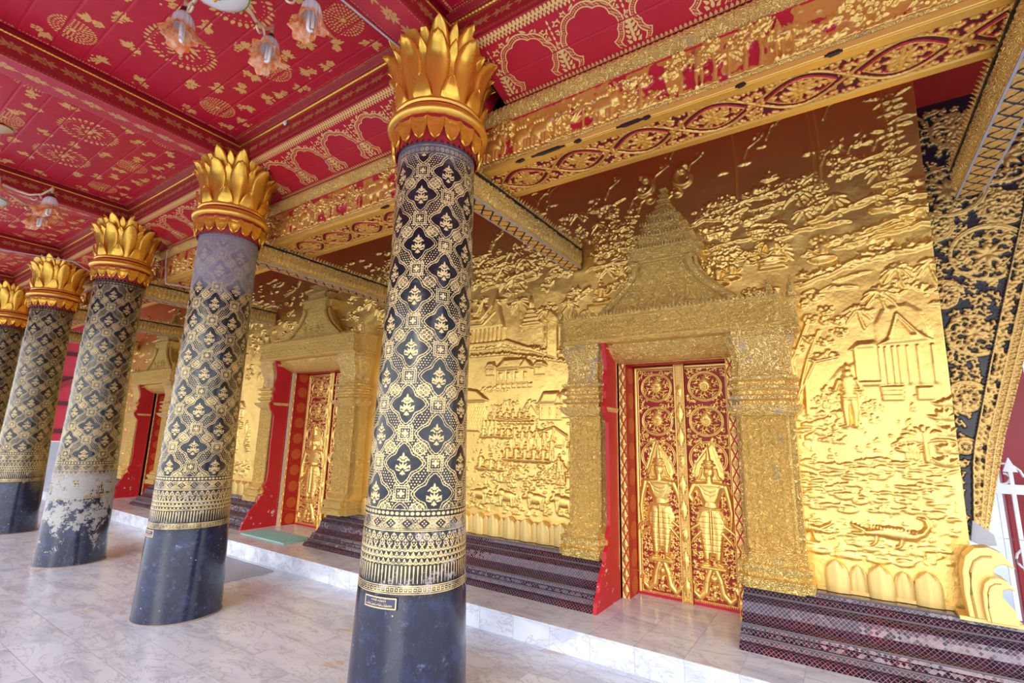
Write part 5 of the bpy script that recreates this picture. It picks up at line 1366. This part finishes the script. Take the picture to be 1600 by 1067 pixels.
# ================================================================== yellow scroll finial at the end of the wall
def hook(s_, ox, oz, parent, dy):
    P = [(-.09, 0), (-.10, .10), (-.095, .20), (-.07, .27), (-.02, .31), (.05, .32), (.11, .30), (.155, .25), (.165, .235), (.11, .25), (.07, .235), (.055, .20), (.06, .15), (.09, .10), (.13, .06), (.15, 0)]
    m = MB(); m.prism([(ox+x*s_*.72, oz+z*s_) for x, z in P], 'y', -.06-dy, .05); o = m.put('scroll_hook', M['lotus'], parent, bevel=.006)
    Q = [(-.055, 0), (-.065, .10), (-.055, .20), (-.03, .25), (.01, .275), (.06, .28)]
    MB().tube([(ox+x*s_*.72, -.06-dy, oz+z*s_) for x, z in Q], .006*s_, 6).put('rib', M['lotus'], o, smooth=60)
hk = empty('scroll_finial', (.57, 3.86, .49), 'yellow double scroll at the right end of the lotus band', 'finial')
MB().box((-.12, -.05, 0), (.135, .1, .02)).put('base', M['lotus'], hk)
hook(1.17, -.005, .02, hk, 0); hook(.72, .03, .02, hk, .045)
# ================================================================== carved beam: frieze face, mouldings and underside
FY0, FY1, FZ = 2.42, 2.81, 3.17
fx = span((-13.0, -7.2, .013), (-7.2, -3.4, .0075), (-3.4, .93, .0048))
root = empty('frieze_beam', (0, FY0, FZ), 'long gilded beam with a carved forest frieze behind the columns', 'beam')
MB().box((-13.0, .012, .012), (.93, FY1-FY0-.004, .30)).put('core', M['redwood'], root)
MB().box((-13.0, .03, .30), (.93, .16, .47)).put('core', M['redwood'], root)
q = random.Random(41)
fv = np.arange(0, .27, .0048); r = Ras(fx, fv, .0); r.G[:] = -.004
W = r
x = -13.0
r.H += np.maximum(0, .006*nrand(fx, fv, .04, RS, 4)); r.G += .009+.016*nrand(fx, fv, .10, RS, 3)
while x < .9:
    c = q.random(); st_ = 1 if x > -5 else 1.6
    if c < .22:
        W.stroke([(x, .0), (x+.01, .10), (x, .17)], [.016, .012, .009], .022)
        for k in range(7): leafclump(x+q.uniform(-.06, .06), .19+q.uniform(-.04, .05), .035, 10, .022)
    elif c < .34:   # elephant-like beast
        W.dome(x, .11, .075, .06, .036); W.dome(x+.075, .14, .04, .045, .034)
        W.stroke([(x+.10, .14), (x+.125, .08), (x+.12, .03)], [.018, .013, .008], .026)
        for d in (-.05, -.02, .03, .055): W.stroke([(x+d, .07), (x+d, .01)], .015, .03)
        for k in range(4): W.dome(x-.03+.02*k, .18, .016, .03, .03)
    elif c < .46: palm(x, .15, .075, 10, .022, trunk=.14, lean=.0)
    elif c < .66: person(x, .01, .21, .026, 1, q.choice((-1, 1)))
    elif c < .8:
        for k in range(6): tuft(x+q.uniform(-.05, .05), q.uniform(.0, .14), .055, 7, .02)
    else:
        for k in range(4): bush(x+q.uniform(-.05, .05), q.uniform(.03, .22), .035, 8, .022)
    for k in range(3): tuft(x+q.uniform(-.05, .05), .0, .04, 6, .016)
    x += q.uniform(.055, .10)*st_
for k in range(int(13.9/.03)):
    xx = -13+k*.03; W.dome(xx, q.uniform(.02, .25), q.uniform(.01, .022), q.uniform(.006, .014), q.uniform(.008, .02), ang=q.uniform(0, 3))

sheet('forest_frieze', fx, fv, r.H, lambda U, V, h: (U, -h+.004, .062+V), M['frieze'], r.G, back=.01, parent=root)
# bead row and edge plank below, torus cornice above
u2 = span((-13.0, -7., .010), (-7., .93, .0048)); v2 = np.linspace(0, 1, 12); U, V = np.meshgrid(u2, v2)
H = .012*np.sqrt(np.clip(1-(2*V-1)**2, 0, 1))*(.5+.5*np.abs(np.cos(pi*(U+V*.02)/.024)))
sheet('leaf_bead_row', u2, v2, H, lambda A, B, h: (A, -h-.004, .036+.026*B), M['carved_fine'], None, back=.01, parent=root)
eb = np.arange(0, .0361, .006); r = Ras(u2, eb, .01); Hh = .0015*nrand(u2, eb, .4, RS, 4)
sheet('edge_plank', u2, eb, Hh, lambda A, B, h: (A, -h-.012, B), M['goldedge'], None, back=.02, parent=root)
v3 = np.linspace(0, 1, 20); U, V = np.meshgrid(u2, v3); ph = pi*V
H = .007*np.maximum(0, np.cos(2*pi*(U/.034+.5*(V > .5))))*np.sin(ph)
sheet('cornice_torus', u2, v3, H, lambda A, B, h: (A, .018-(.052+h)*np.sin(pi*B), .335+.062-(.062+h)*np.cos(pi*B)), M['carved_fine'], None, back=.01, parent=root)
v4 = np.array([0, 1.]); 
MB().box((-13.0, .002, .325), (.93, .03, .348)).put('red_fillet', M['red'], root)['label'] = 'thin red fillet under the cornice'
# underside with interlaced red lozenges
sv = np.arange(0, FY1-FY0+.0005, .0048); r = Ras(fx, sv, -.01); WD = FY1-FY0
U, V = np.meshgrid(fx, sv); PIT = .82; PH = .235; c = WD/2; amp = .128
for y in (.0, ): pass
edge_ = (V < .055) | (V > WD-.055)
s1 = c+amp*np.sin(2*pi*(U+PH)/PIT); s2 = c-amp*np.sin(2*pi*(U+PH)/PIT)
d1, d2 = np.abs(V-s1), np.abs(V-s2)
q = random.Random(14)
# arabesque everywhere, then ribbons
sp = .055
nx = int(13.93/sp)
for i in range(nx):
    for j in range(5):
        x = -13+(i+.5)*sp+q.uniform(-.008, .008); y = .075+j*.06+q.uniform(-.008, .008)
        if y > WD-.06: continue
        if x < -7 and (i+j) % 2: continue
        r.spiral(x, y, .024, q.uniform(0, 6.28), q.choice((-4.6, 4.6)), .0080, .015)
k = 0; x = -PH+PIT/4-PIT*16
while x < .93:   # lotus heart of every lozenge
    for a in range(8): r.leaf(x, c, a*pi/4, .085, .014, .018)
    r.dome(x, c, .022, .022, .02); x += PIT/2
slope = np.sqrt(1+(amp*2*pi/PIT*np.cos(2*pi*(U+PH)/PIT))**2); e1, e2 = d1/slope, d2/slope
inner = np.minimum(np.abs(V-c)+.0, 1)
lens = np.maximum(np.abs(amp*np.sin(2*pi*(U+PH)/PIT))-np.abs(V-c), -1)/slope     # >0 inside lozenge
redband = (lens > .008) & (lens < .034) & (np.abs(np.sin(2*pi*(U+PH)/PIT)) > .35)
rib = (.008-np.minimum(e1, e2))
r.H = np.where(redband, 0, r.H); r.G = np.where(redband, -.006, r.G)
r.H = np.where(rib > 0, .014*np.sqrt(np.clip(rib/.008, 0, 1)), r.H); r.G = np.maximum(r.G, rib)
rib = (.005-np.abs(lens-.038)); m_ = (rib > 0) & (lens > 0)
r.H = np.where(m_, .012, r.H); r.G = np.where(m_, rib, r.G)
r.H = np.where(edge_, .016+.0015*nrand(fx, sv, .5, RS, 3), r.H); r.G = np.where(edge_, .006, r.G)
for y in (.058, WD-.058): b_ = .004-np.abs(V-y); r.H = np.where(b_ > 0, .010, r.H); r.G = np.maximum(r.G, b_)
# end board of the coffer
eb_ = U > .93-.055; r.H = np.where(eb_, .016, r.H); r.G = np.where(eb_, .006, r.G)
sheet('lozenge_underside', fx, sv, r.H, lambda A, B, h: (A, B, -h+.014), M['soffit'], r.G, back=.01, parent=root)
# small broken, dark gaps along the near edge plank
m = MB()
for x0, ln in ((-1.50, .24), (-1.62, .07), (-1.2, .05), (-.93, .16), (-.78, .05), (-.30, .05), (.08, .07), (-2.9, .1)):
    m.prism([(x0, -.0165), (x0+ln*.4, -.017), (x0+ln, -.0165), (x0+ln*.8, .0), (x0+ln*.3, .006)], 'z', -.004, .004)
    m.prism([(x0, -.003), (x0+ln, -.003), (x0+ln*.8, .012), (x0+ln*.2, .009)], 'y', -.0165, -.005)
m.put('chipped_patch', M['black'], root)['label'] = 'dark chipped patches along the edge plank'

# ================================================================== tie beams from the columns to the wall
def tie_beam():
    L = 1.70; t_ = empty('tie_beam', (CX[0], 2.262, 2.975), None, 'beam', 'gilded tie beams between columns and wall')
    w_ = .055; hh = .185
    MB().box((-w_, 0, .003), (w_, L, hh)).put('core', M['black'], t_)
    u = np.arange(0, L+.001, .005); v = np.arange(0, hh+.0005, .005); r = Ras(u, v, -.003); q = random.Random(6)
    r.stroke([(0, .012), (L, .012)], .008, .008); r.stroke([(0, .028), (L, .028)], .004, .006)
    for k in range(int(L/.05)):
        x = .025+k*.05; r.leaf(x, .032, pi/2, .10, .02, .016); r.leaf(x+.025, .04, pi/2, .07, .014, .010)
        r.leaf(x, .10, pi/2-.3, .07, .012, .014)
    arabesque(r, 0, L, .10, .17, .04, .005, .010, q)
    r.G = np.maximum(r.G, .002); r.H *= 1.8
    for s_ in (-1, 1):
        sheet('leaf_board', u, v, r.H, lambda A, B, h: (s_*(w_+h+.001), A, B), M['carved_fine'], None, back=.002, parent=t_)
        m = MB()
        for k in range(int(L/.036)):
            y = .018+k*.036
            m.loft([[(s_*(w_-.004), y-.013, hh-.006), (s_*(w_+.014), y-.013, hh-.006), (s_*(w_+.014), y+.013, hh-.006), (s_*(w_-.004), y+.013, hh-.006)],
                    [(s_*(w_+.014), y-.010, hh+.018), (s_*(w_+.026), y-.010, hh+.018), (s_*(w_+.026), y+.010, hh+.018), (s_*(w_+.014), y+.010, hh+.018)],
                    [(s_*(w_+.038), y-.001, hh+.036), (s_*(w_+.041), y-.001, hh+.036), (s_*(w_+.041), y+.001, hh+.036), (s_*(w_+.038), y+.001, hh+.036)]])
        m.put('leaf_fringe', M['carved_fine'], t_)
        MB().box((min(s_*w_, s_*(w_+.024)), 0, hh-.016), (max(s_*w_, s_*(w_+.024)), L, hh-.004)).put('dark_edge', M['black'], t_)['label'] = 'black edge under the leaf fringe'
        MB().box((min(s_*w_, s_*(w_+.012)), 0, -.004), (max(s_*w_, s_*(w_+.012)), L, .005)).put('edge_strip', M['silver'], t_)['label'] = 'tarnished silvery edge strip'
    u = np.arange(0, L+.001, .005); v = np.arange(-w_, w_+.0005, .005); U, V = np.meshgrid(u, v)
    a = np.abs(np.mod(U/.105+V/.11, 1)-.5); b = np.abs(np.mod(U/.105-V/.11, 1)-.5); G = np.minimum(a, b)-.06
    G = np.maximum(G*.06, -.003); H = np.where(G > 0, .006+.003*nrand(u, v, .02, RS, 2), 0)
    sheet('lozenge_underboard', u, v, H, lambda A, B, h: (B, A, -h+.002), M['lattice'], G, back=.003, parent=t_)
    return t_
tb = tie_beam()
tl = ['gilded tie beam running from the nearest column to the wall', 'gilded tie beam from the second column to the wall', 'gilded tie beam from the third column to the wall, with a grey cable above it', 'gilded tie beam from the fourth column to the wall', 'gilded tie beam from the farthest column to the wall',
      'gilded tie beam at the upper right corner, in front of the black carved bracket']
tag(tb, tl[0])
for k in range(1, 6):
    c = copy_tree(tb); c.location.x = CX[k] if k < 5 else CX0-.005; tag(c, tl[k])
    if k == 5: c.location.y -= .02

# ================================================================== black bracket panel with gold scrolls beyond the wall corner
BP_in = [(.90, .60), (1.32, .645), (1.43, .665), (1.91, .79), (2.33, .905), (2.93, 1.075), (3.75, 1.30)]
BP_out = [(.93, .665), (1.50, .805), (1.95, .945), (2.9, 1.235), (3.75, 1.50)]
xin = lambda z: np.interp(z, [p[0] for p in BP_in], [p[1] for p in BP_in])
xout = lambda z: np.interp(z, [p[0] for p in BP_out], [p[1] for p in BP_out])
root = empty('bracket_panel', (.6, 4.1, .9), 'black bracket board carved with gold scrolls, beyond the right corner of the wall', 'bracket')
u = np.arange(.52, 1.52, .0056); v = np.arange(.9, 3.72, .0056); r = Ras(u, v, -.004); q = random.Random(77)
U, V = np.meshgrid(u, v); XI, XO = xin(V), xout(V)
# big scroll circles climbing the panel
cs = [(.66, 1.72, .10, 1), (.74, 2.12, .15, -1), (.86, 2.62, .20, 1), (.72, 3.10, .20, -1), (1.02, 3.25, .20, 1), (.80, 3.52, .14, -1), (.62, 1.42, .05, 1), (.62, 2.38, .10, 1), (.98, 2.92, .12, -1), (.62, 2.85, .1, -1)]
for cx_, cz_, R_, d in cs:
    pts = [(cx_+R_*(1-.25*i/30)*cos(.4+d*i*.19), cz_+R_*(1-.25*i/30)*sin(.4+d*i*.19)) for i in range(31)]
    r.stroke(pts, [.016*(1-.5*i/30) for i in range(31)], .020); r.groove(pts, .005, .010)
    r.stroke([(cx_+R_*.86*cos(.4+d*i*.19), cz_+R_*.86*sin(.4+d*i*.19)) for i in range(28)], .006, .014)
    for k in range(8):
        a = k*pi/4; r.leaf(cx_, cz_, a, R_*.45, R_*.10, .02)
    for k in range(10):
        a = k*.63; r.spiral(cx_+R_*.6*cos(a), cz_+R_*.6*sin(a), R_*.19, a, d*4.5, .008, .018)
arabesque(r, .54, 1.45, .92, 3.70, .052, .0066, .014, q, lambda x, z: x < float(xin(z))-.02 and q.random() < .78)
G = np.where(U > XI-.012, -.004, r.G); H = np.where(U > XI-.012, 0, r.H)
r2 = Ras(u, v, -.004)
zz_ = .93
while zz_ < 3.7:
    a, b = float(xin(zz_)), float(xout(zz_)); w1 = a+(b-a)*.42
    r2.spiral((a+w1)/2, zz_, .026, q.uniform(0, 6), 4.8, .0085, .018); r2.leaf((a+w1)/2, zz_+.02, 1.2, .045, .010, .016)
    for t_ in (.62, .88): r2.dome(a+(b-a)*t_, zz_, .013, .011, .018, ang=.6); r2.dome(a+(b-a)*t_, zz_+.018, .009, .008, .018)
    zz_ += .036
bd = U > XI
G = np.where(bd, r2.G, G); H = np.where(bd, r2.H, H)
MID = XI+(XO-XI)*.46
goldb = U > MID
G = np.where(goldb, .004, G); H = np.where(goldb, np.maximum(H, .006), H)
for f in (.0, .46, .74, .98):
    l_ = .006-np.abs(U-(XI+(XO-XI)*f)); H = np.where(l_ > 0, .02, H); G = np.where(l_ > 0, l_, G)
sheet('scroll_board', u, v, H, lambda A, B, h: (A-.6, -h, B-.9), M['bracket'], G, back=.02, parent=root,
      hole=lambda A, B: A > xout(B))
m = MB(); P = [(.52, .9), (.66, .9)]+[(x, z) for z, x in BP_out[1:]]+[(.52, 3.75)]
m.prism([(x-.6, z-.9) for x, z in P], 'y', .004, .05); m.put('backing_board', M['black'], root)
m = MB(); m.prism([(-.02, -.03), (.03, -.05), (.09, -.04), (.085, .02), (.05, .05), (.0, .09)], 'y', -.03, .05); m.put('stone_foot', M['stone'], root)['label'] = 'weathered grey stone foot'

# ================================================================== chandeliers
def shade_mesh():
    n = 56; rings = []; prof = [(0, .022), (-.010, .034), (-.03, .046), (-.065, .052), (-.092, .056), (-.115, .068), (-.136, .088), (-.150, .106)]
    vs, fs = [], []
    for sgn in (0, 1):
        for z, r_ in prof:
            k = max(0, (-z-.02)/.118)
            for j in range(n):
                a = 2*pi*j/n; rr_ = (r_-.003*sgn)*(1+.035*cos(14*a))*(1+.20*k*k*cos(3*a+.6)+.08*k*cos(14*a)); vs.append((rr_*cos(a), rr_*sin(a), z-.024*k*k*cos(3*a+2.2)))
    N = len(prof)*n
    for s_ in (0, 1):
        for i in range(len(prof)-1):
            for j in range(n):
                a = s_*N+i*n+j; b = s_*N+i*n+(j+1) % n; fs.append((a, b, b+n, a+n) if s_ else (a, a+n, b+n, b))
    i = len(prof)-1
    for j in range(n): a = i*n+j; b = i*n+(j+1) % n; fs.append((a, b, N+b, N+a)); 
    mb = MB(); mb.add(vs, fs); return mb.mesh('lamp_shade', M['shade'], smooth=80)
shade = shade_mesh()
mb = MB()
for s_ in (-1, 1):
    mb.tube([(s_*.012, 0, -.05), (s_*.012, 0, -.15), (s_*.010, 0, -.163), (0, 0, -.168)], .0085, 10)
bulbm = mb.mesh('bulb', M['bulb'], smooth=60)
cap_ = MB().lathe([(.0, .035), (.014, .03), (.02, .012), (.026, .0), (.024, -.008)], 20).mesh('shade_cap', M['redwood'], smooth=50)
def chandelier(x, y, zb, a0, narm, R, lab, rz):
    t_ = empty('chandelier', (x, y, zb), lab, 'chandelier', 'ruffled glass chandeliers')
    top = ZC-zb-.012
    MB().lathe([(.0, top), (.075, top), (.08, top-.01), (.05, top-.03), (.02, top-.05), (0, top-.055)], 28).put('ceiling_rose', M['cream'], t_, smooth=50)
    MB().lathe([(.0, top-.04), (.008, top-.04), (.008, .16), (.03, .15), (.035, .12), (.02, .09), (.04, .07), (.05, .05), (.045, -.08), (.0, -.08)], 18).put('stem', M['cream'], t_, smooth=50)
    MB().lathe([(.0, -.028), (.05, -.026), (.10, -.014), (.135, .006), (.145, .022), (.135, .022), (.09, .01), (0, -.01)], 40).put('bowl', M['bowl'], t_, smooth=50, loc=(0, 0, -.12))['label'] = 'frosted white glass bowl'
    MB().lathe([(.136, .016), (.148, .018), (.150, .026), (.136, .028)], 40, cap=False).put('bowl_rim', M['green'], t_, smooth=50, loc=(0, 0, -.12))
    MB().lathe([(0, -.062), (.010, -.058), (.014, -.046), (.010, -.036), (.03, -.030), (.03, -.024), (0, -.022)], 16).put('finial', M['gold'], t_, smooth=50, loc=(0, 0, -.12))
    MB().lathe([(0, .05), (.06, .048), (.13, .036), (.15, .03), (.15, .022), (0, .022)], 40).put('dish', M['cream'], t_, smooth=50, loc=(0, 0, -.12))
    for k in range(narm):
        a = radians(a0)+2*pi*k/narm; c, s_ = cos(a), sin(a)
        pts = [(.10, .045), (.20, .01), (.29, -.01), (.37, .01), (.42, .06), (.455, .09), (.485, .08), (R, .045), (R, .02)]
        pts = [(p[0] if p[0] < R else R, p[1]) for p in pts]
        arm = MB().tube([(c*p[0], s_*p[0], p[1]) for p in pts], [.012, .011, .010, .010, .010, .009, .009, .009, .009], 8).put('arm', M['cream'], t_, smooth=60)
        sp_ = [(.33+.045*cos(b)*(1-b/9), -.03+.045*sin(b)*(1-b/9)) for b in [i*.55 for i in range(12)]]
        MB().tube([(c*p[0], s_*p[0], p[1]) for p in sp_], .007, 6).put('arm_scroll', M['cream'], arm, smooth=60)
        for nm, me in (('shade_cap', cap_), ('lamp_shade', shade), ('bulb', bulbm)):
            o = put(nm, me, None, t_, (c*R, s_*R, .0)); o.rotation_euler = (0.10*s_, -.10*c, a+rz+k)
            if nm == 'lamp_shade': o['label'] = 'white fluted glass shade with an orange ruffled rim'
    return t_
chandelier(-2.38, .86, 3.66, 57, 6, .43, 'chandelier hanging nearest, cut by the top edge, with orange-rimmed ruffled shades', .4)
chandelier(-5.95, .70, 3.42, 55, 6, .44, 'chandelier at the left edge over the second bay, mostly out of view', 1.0)

# ================================================================== small things
def mat_(name, cx, cy, sx, sy, z, rz, m, lab, cat, th_=.012):
    u = np.linspace(-sx/2, sx/2, 60); v = np.linspace(-sy/2, sy/2, 40); H = .0015*nrand(u, v, .05, RS, 2)
    o = sheet(name, u, v, H, lambda A, B, h: (A, B, h), m, None, back=th_-.002, parent=None); o.location = (cx, cy, z+th_); o.rotation_euler.z = rz
    return tag(o, lab, cat)
mat_('door_mat', -5.79, 3.62, .92, .36, STEP, .0, M['teal'], 'pale turquoise mat on the step before the great door', 'mat')
mat_('floor_rug', -5.50, 2.88, 1.05, .50, 0, .0, M['rug'], 'blue-grey woven rug on the floor before the step', 'rug')
# cables
o = MB().tube([(-2.10, 1.30, 3.765), (-2.09, 1.60, 3.768), (-2.08, 1.83, 3.77)], .006, 6).put('cable', M['wire']); tag(o, 'thin white conduit along the nearest cross beam', 'cable')
o = MB().tube([(CX[2]+.30, 2.39, 3.62), (CX[2]+.34, 2.34, 3.52), (CX[2]+.30, 2.36, 3.40), (CX[2]+.32, 2.37, 3.25), (CX[2]+.34, 2.38, 3.13), (CX[2]+.42, 2.5, 3.125), (CX[2]+.5, 2.9, 3.12), (CX[2]+.55, 3.4, 3.12)], .007, 6).put('cable', M['wire']); tag(o, 'grey cable looping down beside the third capital', 'cable')
o = MB().tube([(CX[3]+.02, 1.0, 3.765), (CX[3]+.25, 1.6, 3.76), (CX[3]+.50, 2.05, 3.74), (CX[3]+.56, 2.32, 3.6), (CX[3]+.54, 2.36, 3.4)], .007, 6).put('cable', M['wire']); tag(o, 'grey cable sagging behind the fourth capital', 'cable')
o = MB().lathe([(0, 0), (.016, 0), (.014, -.02), (.006, -.03), (0, -.032)], 12, (-3.62, 1.95, 3.93)).put('hook', M['white'], None, smooth=50); tag(o, 'small pale fitting on the long beam above the second column', 'fitting')

# ---- right end: red timber post and wall, white scroll gate
o = MB().box((1.30, 5.3, -.0), (3.3, 5.42, 3.0)).put('wall_outer', M['redwood']); structure(o)
o = MB().box((.93, 5.0, 0), (1.14, 5.15, 3.0)).put('timber_post', M['redtrim'], None, bevel=.01); tag(o, 'dark red timber post beyond the carved bracket', 'post')
g = empty('scroll_gate', (.80, 4.55, STEP), 'white wrought-iron gate with scrolls at the right edge', 'gate')
MB().box((0, -.015, .96), (.9, .015, 1.02)).put('rail', M['white'], g); MB().box((0, -.015, .10), (.9, .015, .14)).put('rail', M['white'], g)
for x in (.02, .30, .6, .88): MB().box((x-.012, -.012, 0), (x+.012, .012, 1.16)).put('upright', M['white'], g)
for x in (.09, .37, .67):
    b = MB().loft([[(x-.035, -.012, 1.10), (x+.035, -.012, 1.10), (x+.035, .012, 1.10), (x-.035, .012, 1.10)], [(x-.002, -.002, 1.19), (x+.002, -.002, 1.19), (x+.002, .002, 1.19), (x-.002, .002, 1.19)]]); b.box((x-.01, -.01, .14), (x+.01, .01, 1.10)); b.put('spearhead', M['white'], g)
for x, z, d in ((.05, 1.07, 1), (.22, .80, -1), (.12, .55, 1), (.22, .34, -1), (.45, .8, 1), (.5, .5, -1), (.75, .8, 1), (.72, .4, -1)):
    MB().tube([(x+.10*(1-i/22)*cos(d*i*.42), 0, z+.10*(1-i/22)*sin(d*i*.42)) for i in range(19)], .007, 6).put('scroll', M['white'], g, smooth=60)

# ---- far left end: red stair wall, grey carved stone, louvred shutter
e = empty('stair_screen', (-15.6, 3.2, 0), 'red boarded stair screen seen beyond the third and fourth columns', 'screen')
MB().box((-.05, -1.2, 1.05), (.05, 2.6, 4.0)).put('board_wall', M['red'], e)
for z in (1.25, 1.9, 2.5, 3.1, 3.6): MB().box((.05, -1.2, z), (.10, 2.6, z+.09)).put('rail', M['redwood'], e)
MB().prism([(-1.2, 1.25), (2.4, 3.4), (2.4, 3.55), (-1.2, 1.40)], 'x', .10, .14).put('stair_string', M['redtrim'], e)
MB().box((.05, -.35, 1.35), (.09, .35, 1.85)).put('window_panel', M['plaster'], e)
o = MB().box((-15.4, 1.0, 0), (-15.1, 5.2, 1.05)).put('stone_parapet', M['stone'], None, bevel=.02); tag(o, 'pale grey stone parapet at the far end of the gallery', 'parapet')
m = MB(); m.prism([(2.65, 0), (3.15, 0), (3.15, .9), (3.05, 1.1), (2.9, 1.18), (2.75, 1.1), (2.65, .9)], 'x', -14.0, -13.9); o = m.put('stone_tablet', M['stone'], None, bevel=.015); tag(o, 'grey stone tablet with a rounded top standing between two far columns', 'tablet')
sh_ = empty('louvred_shutter', (-16.2, 1.2, 1.2), 'pale blue louvred shutter between the two farthest columns', 'shutter')
MB().box((-.04, -1.2, 0), (.0, 1.0, 3.0)).put('frame', M['ground'], sh_)
m = MB()
for k in range(28): m.box((0, -1.15, .06+k*.105), (.035, .95, .12+k*.105))
m.put('slats', M['white'], sh_)
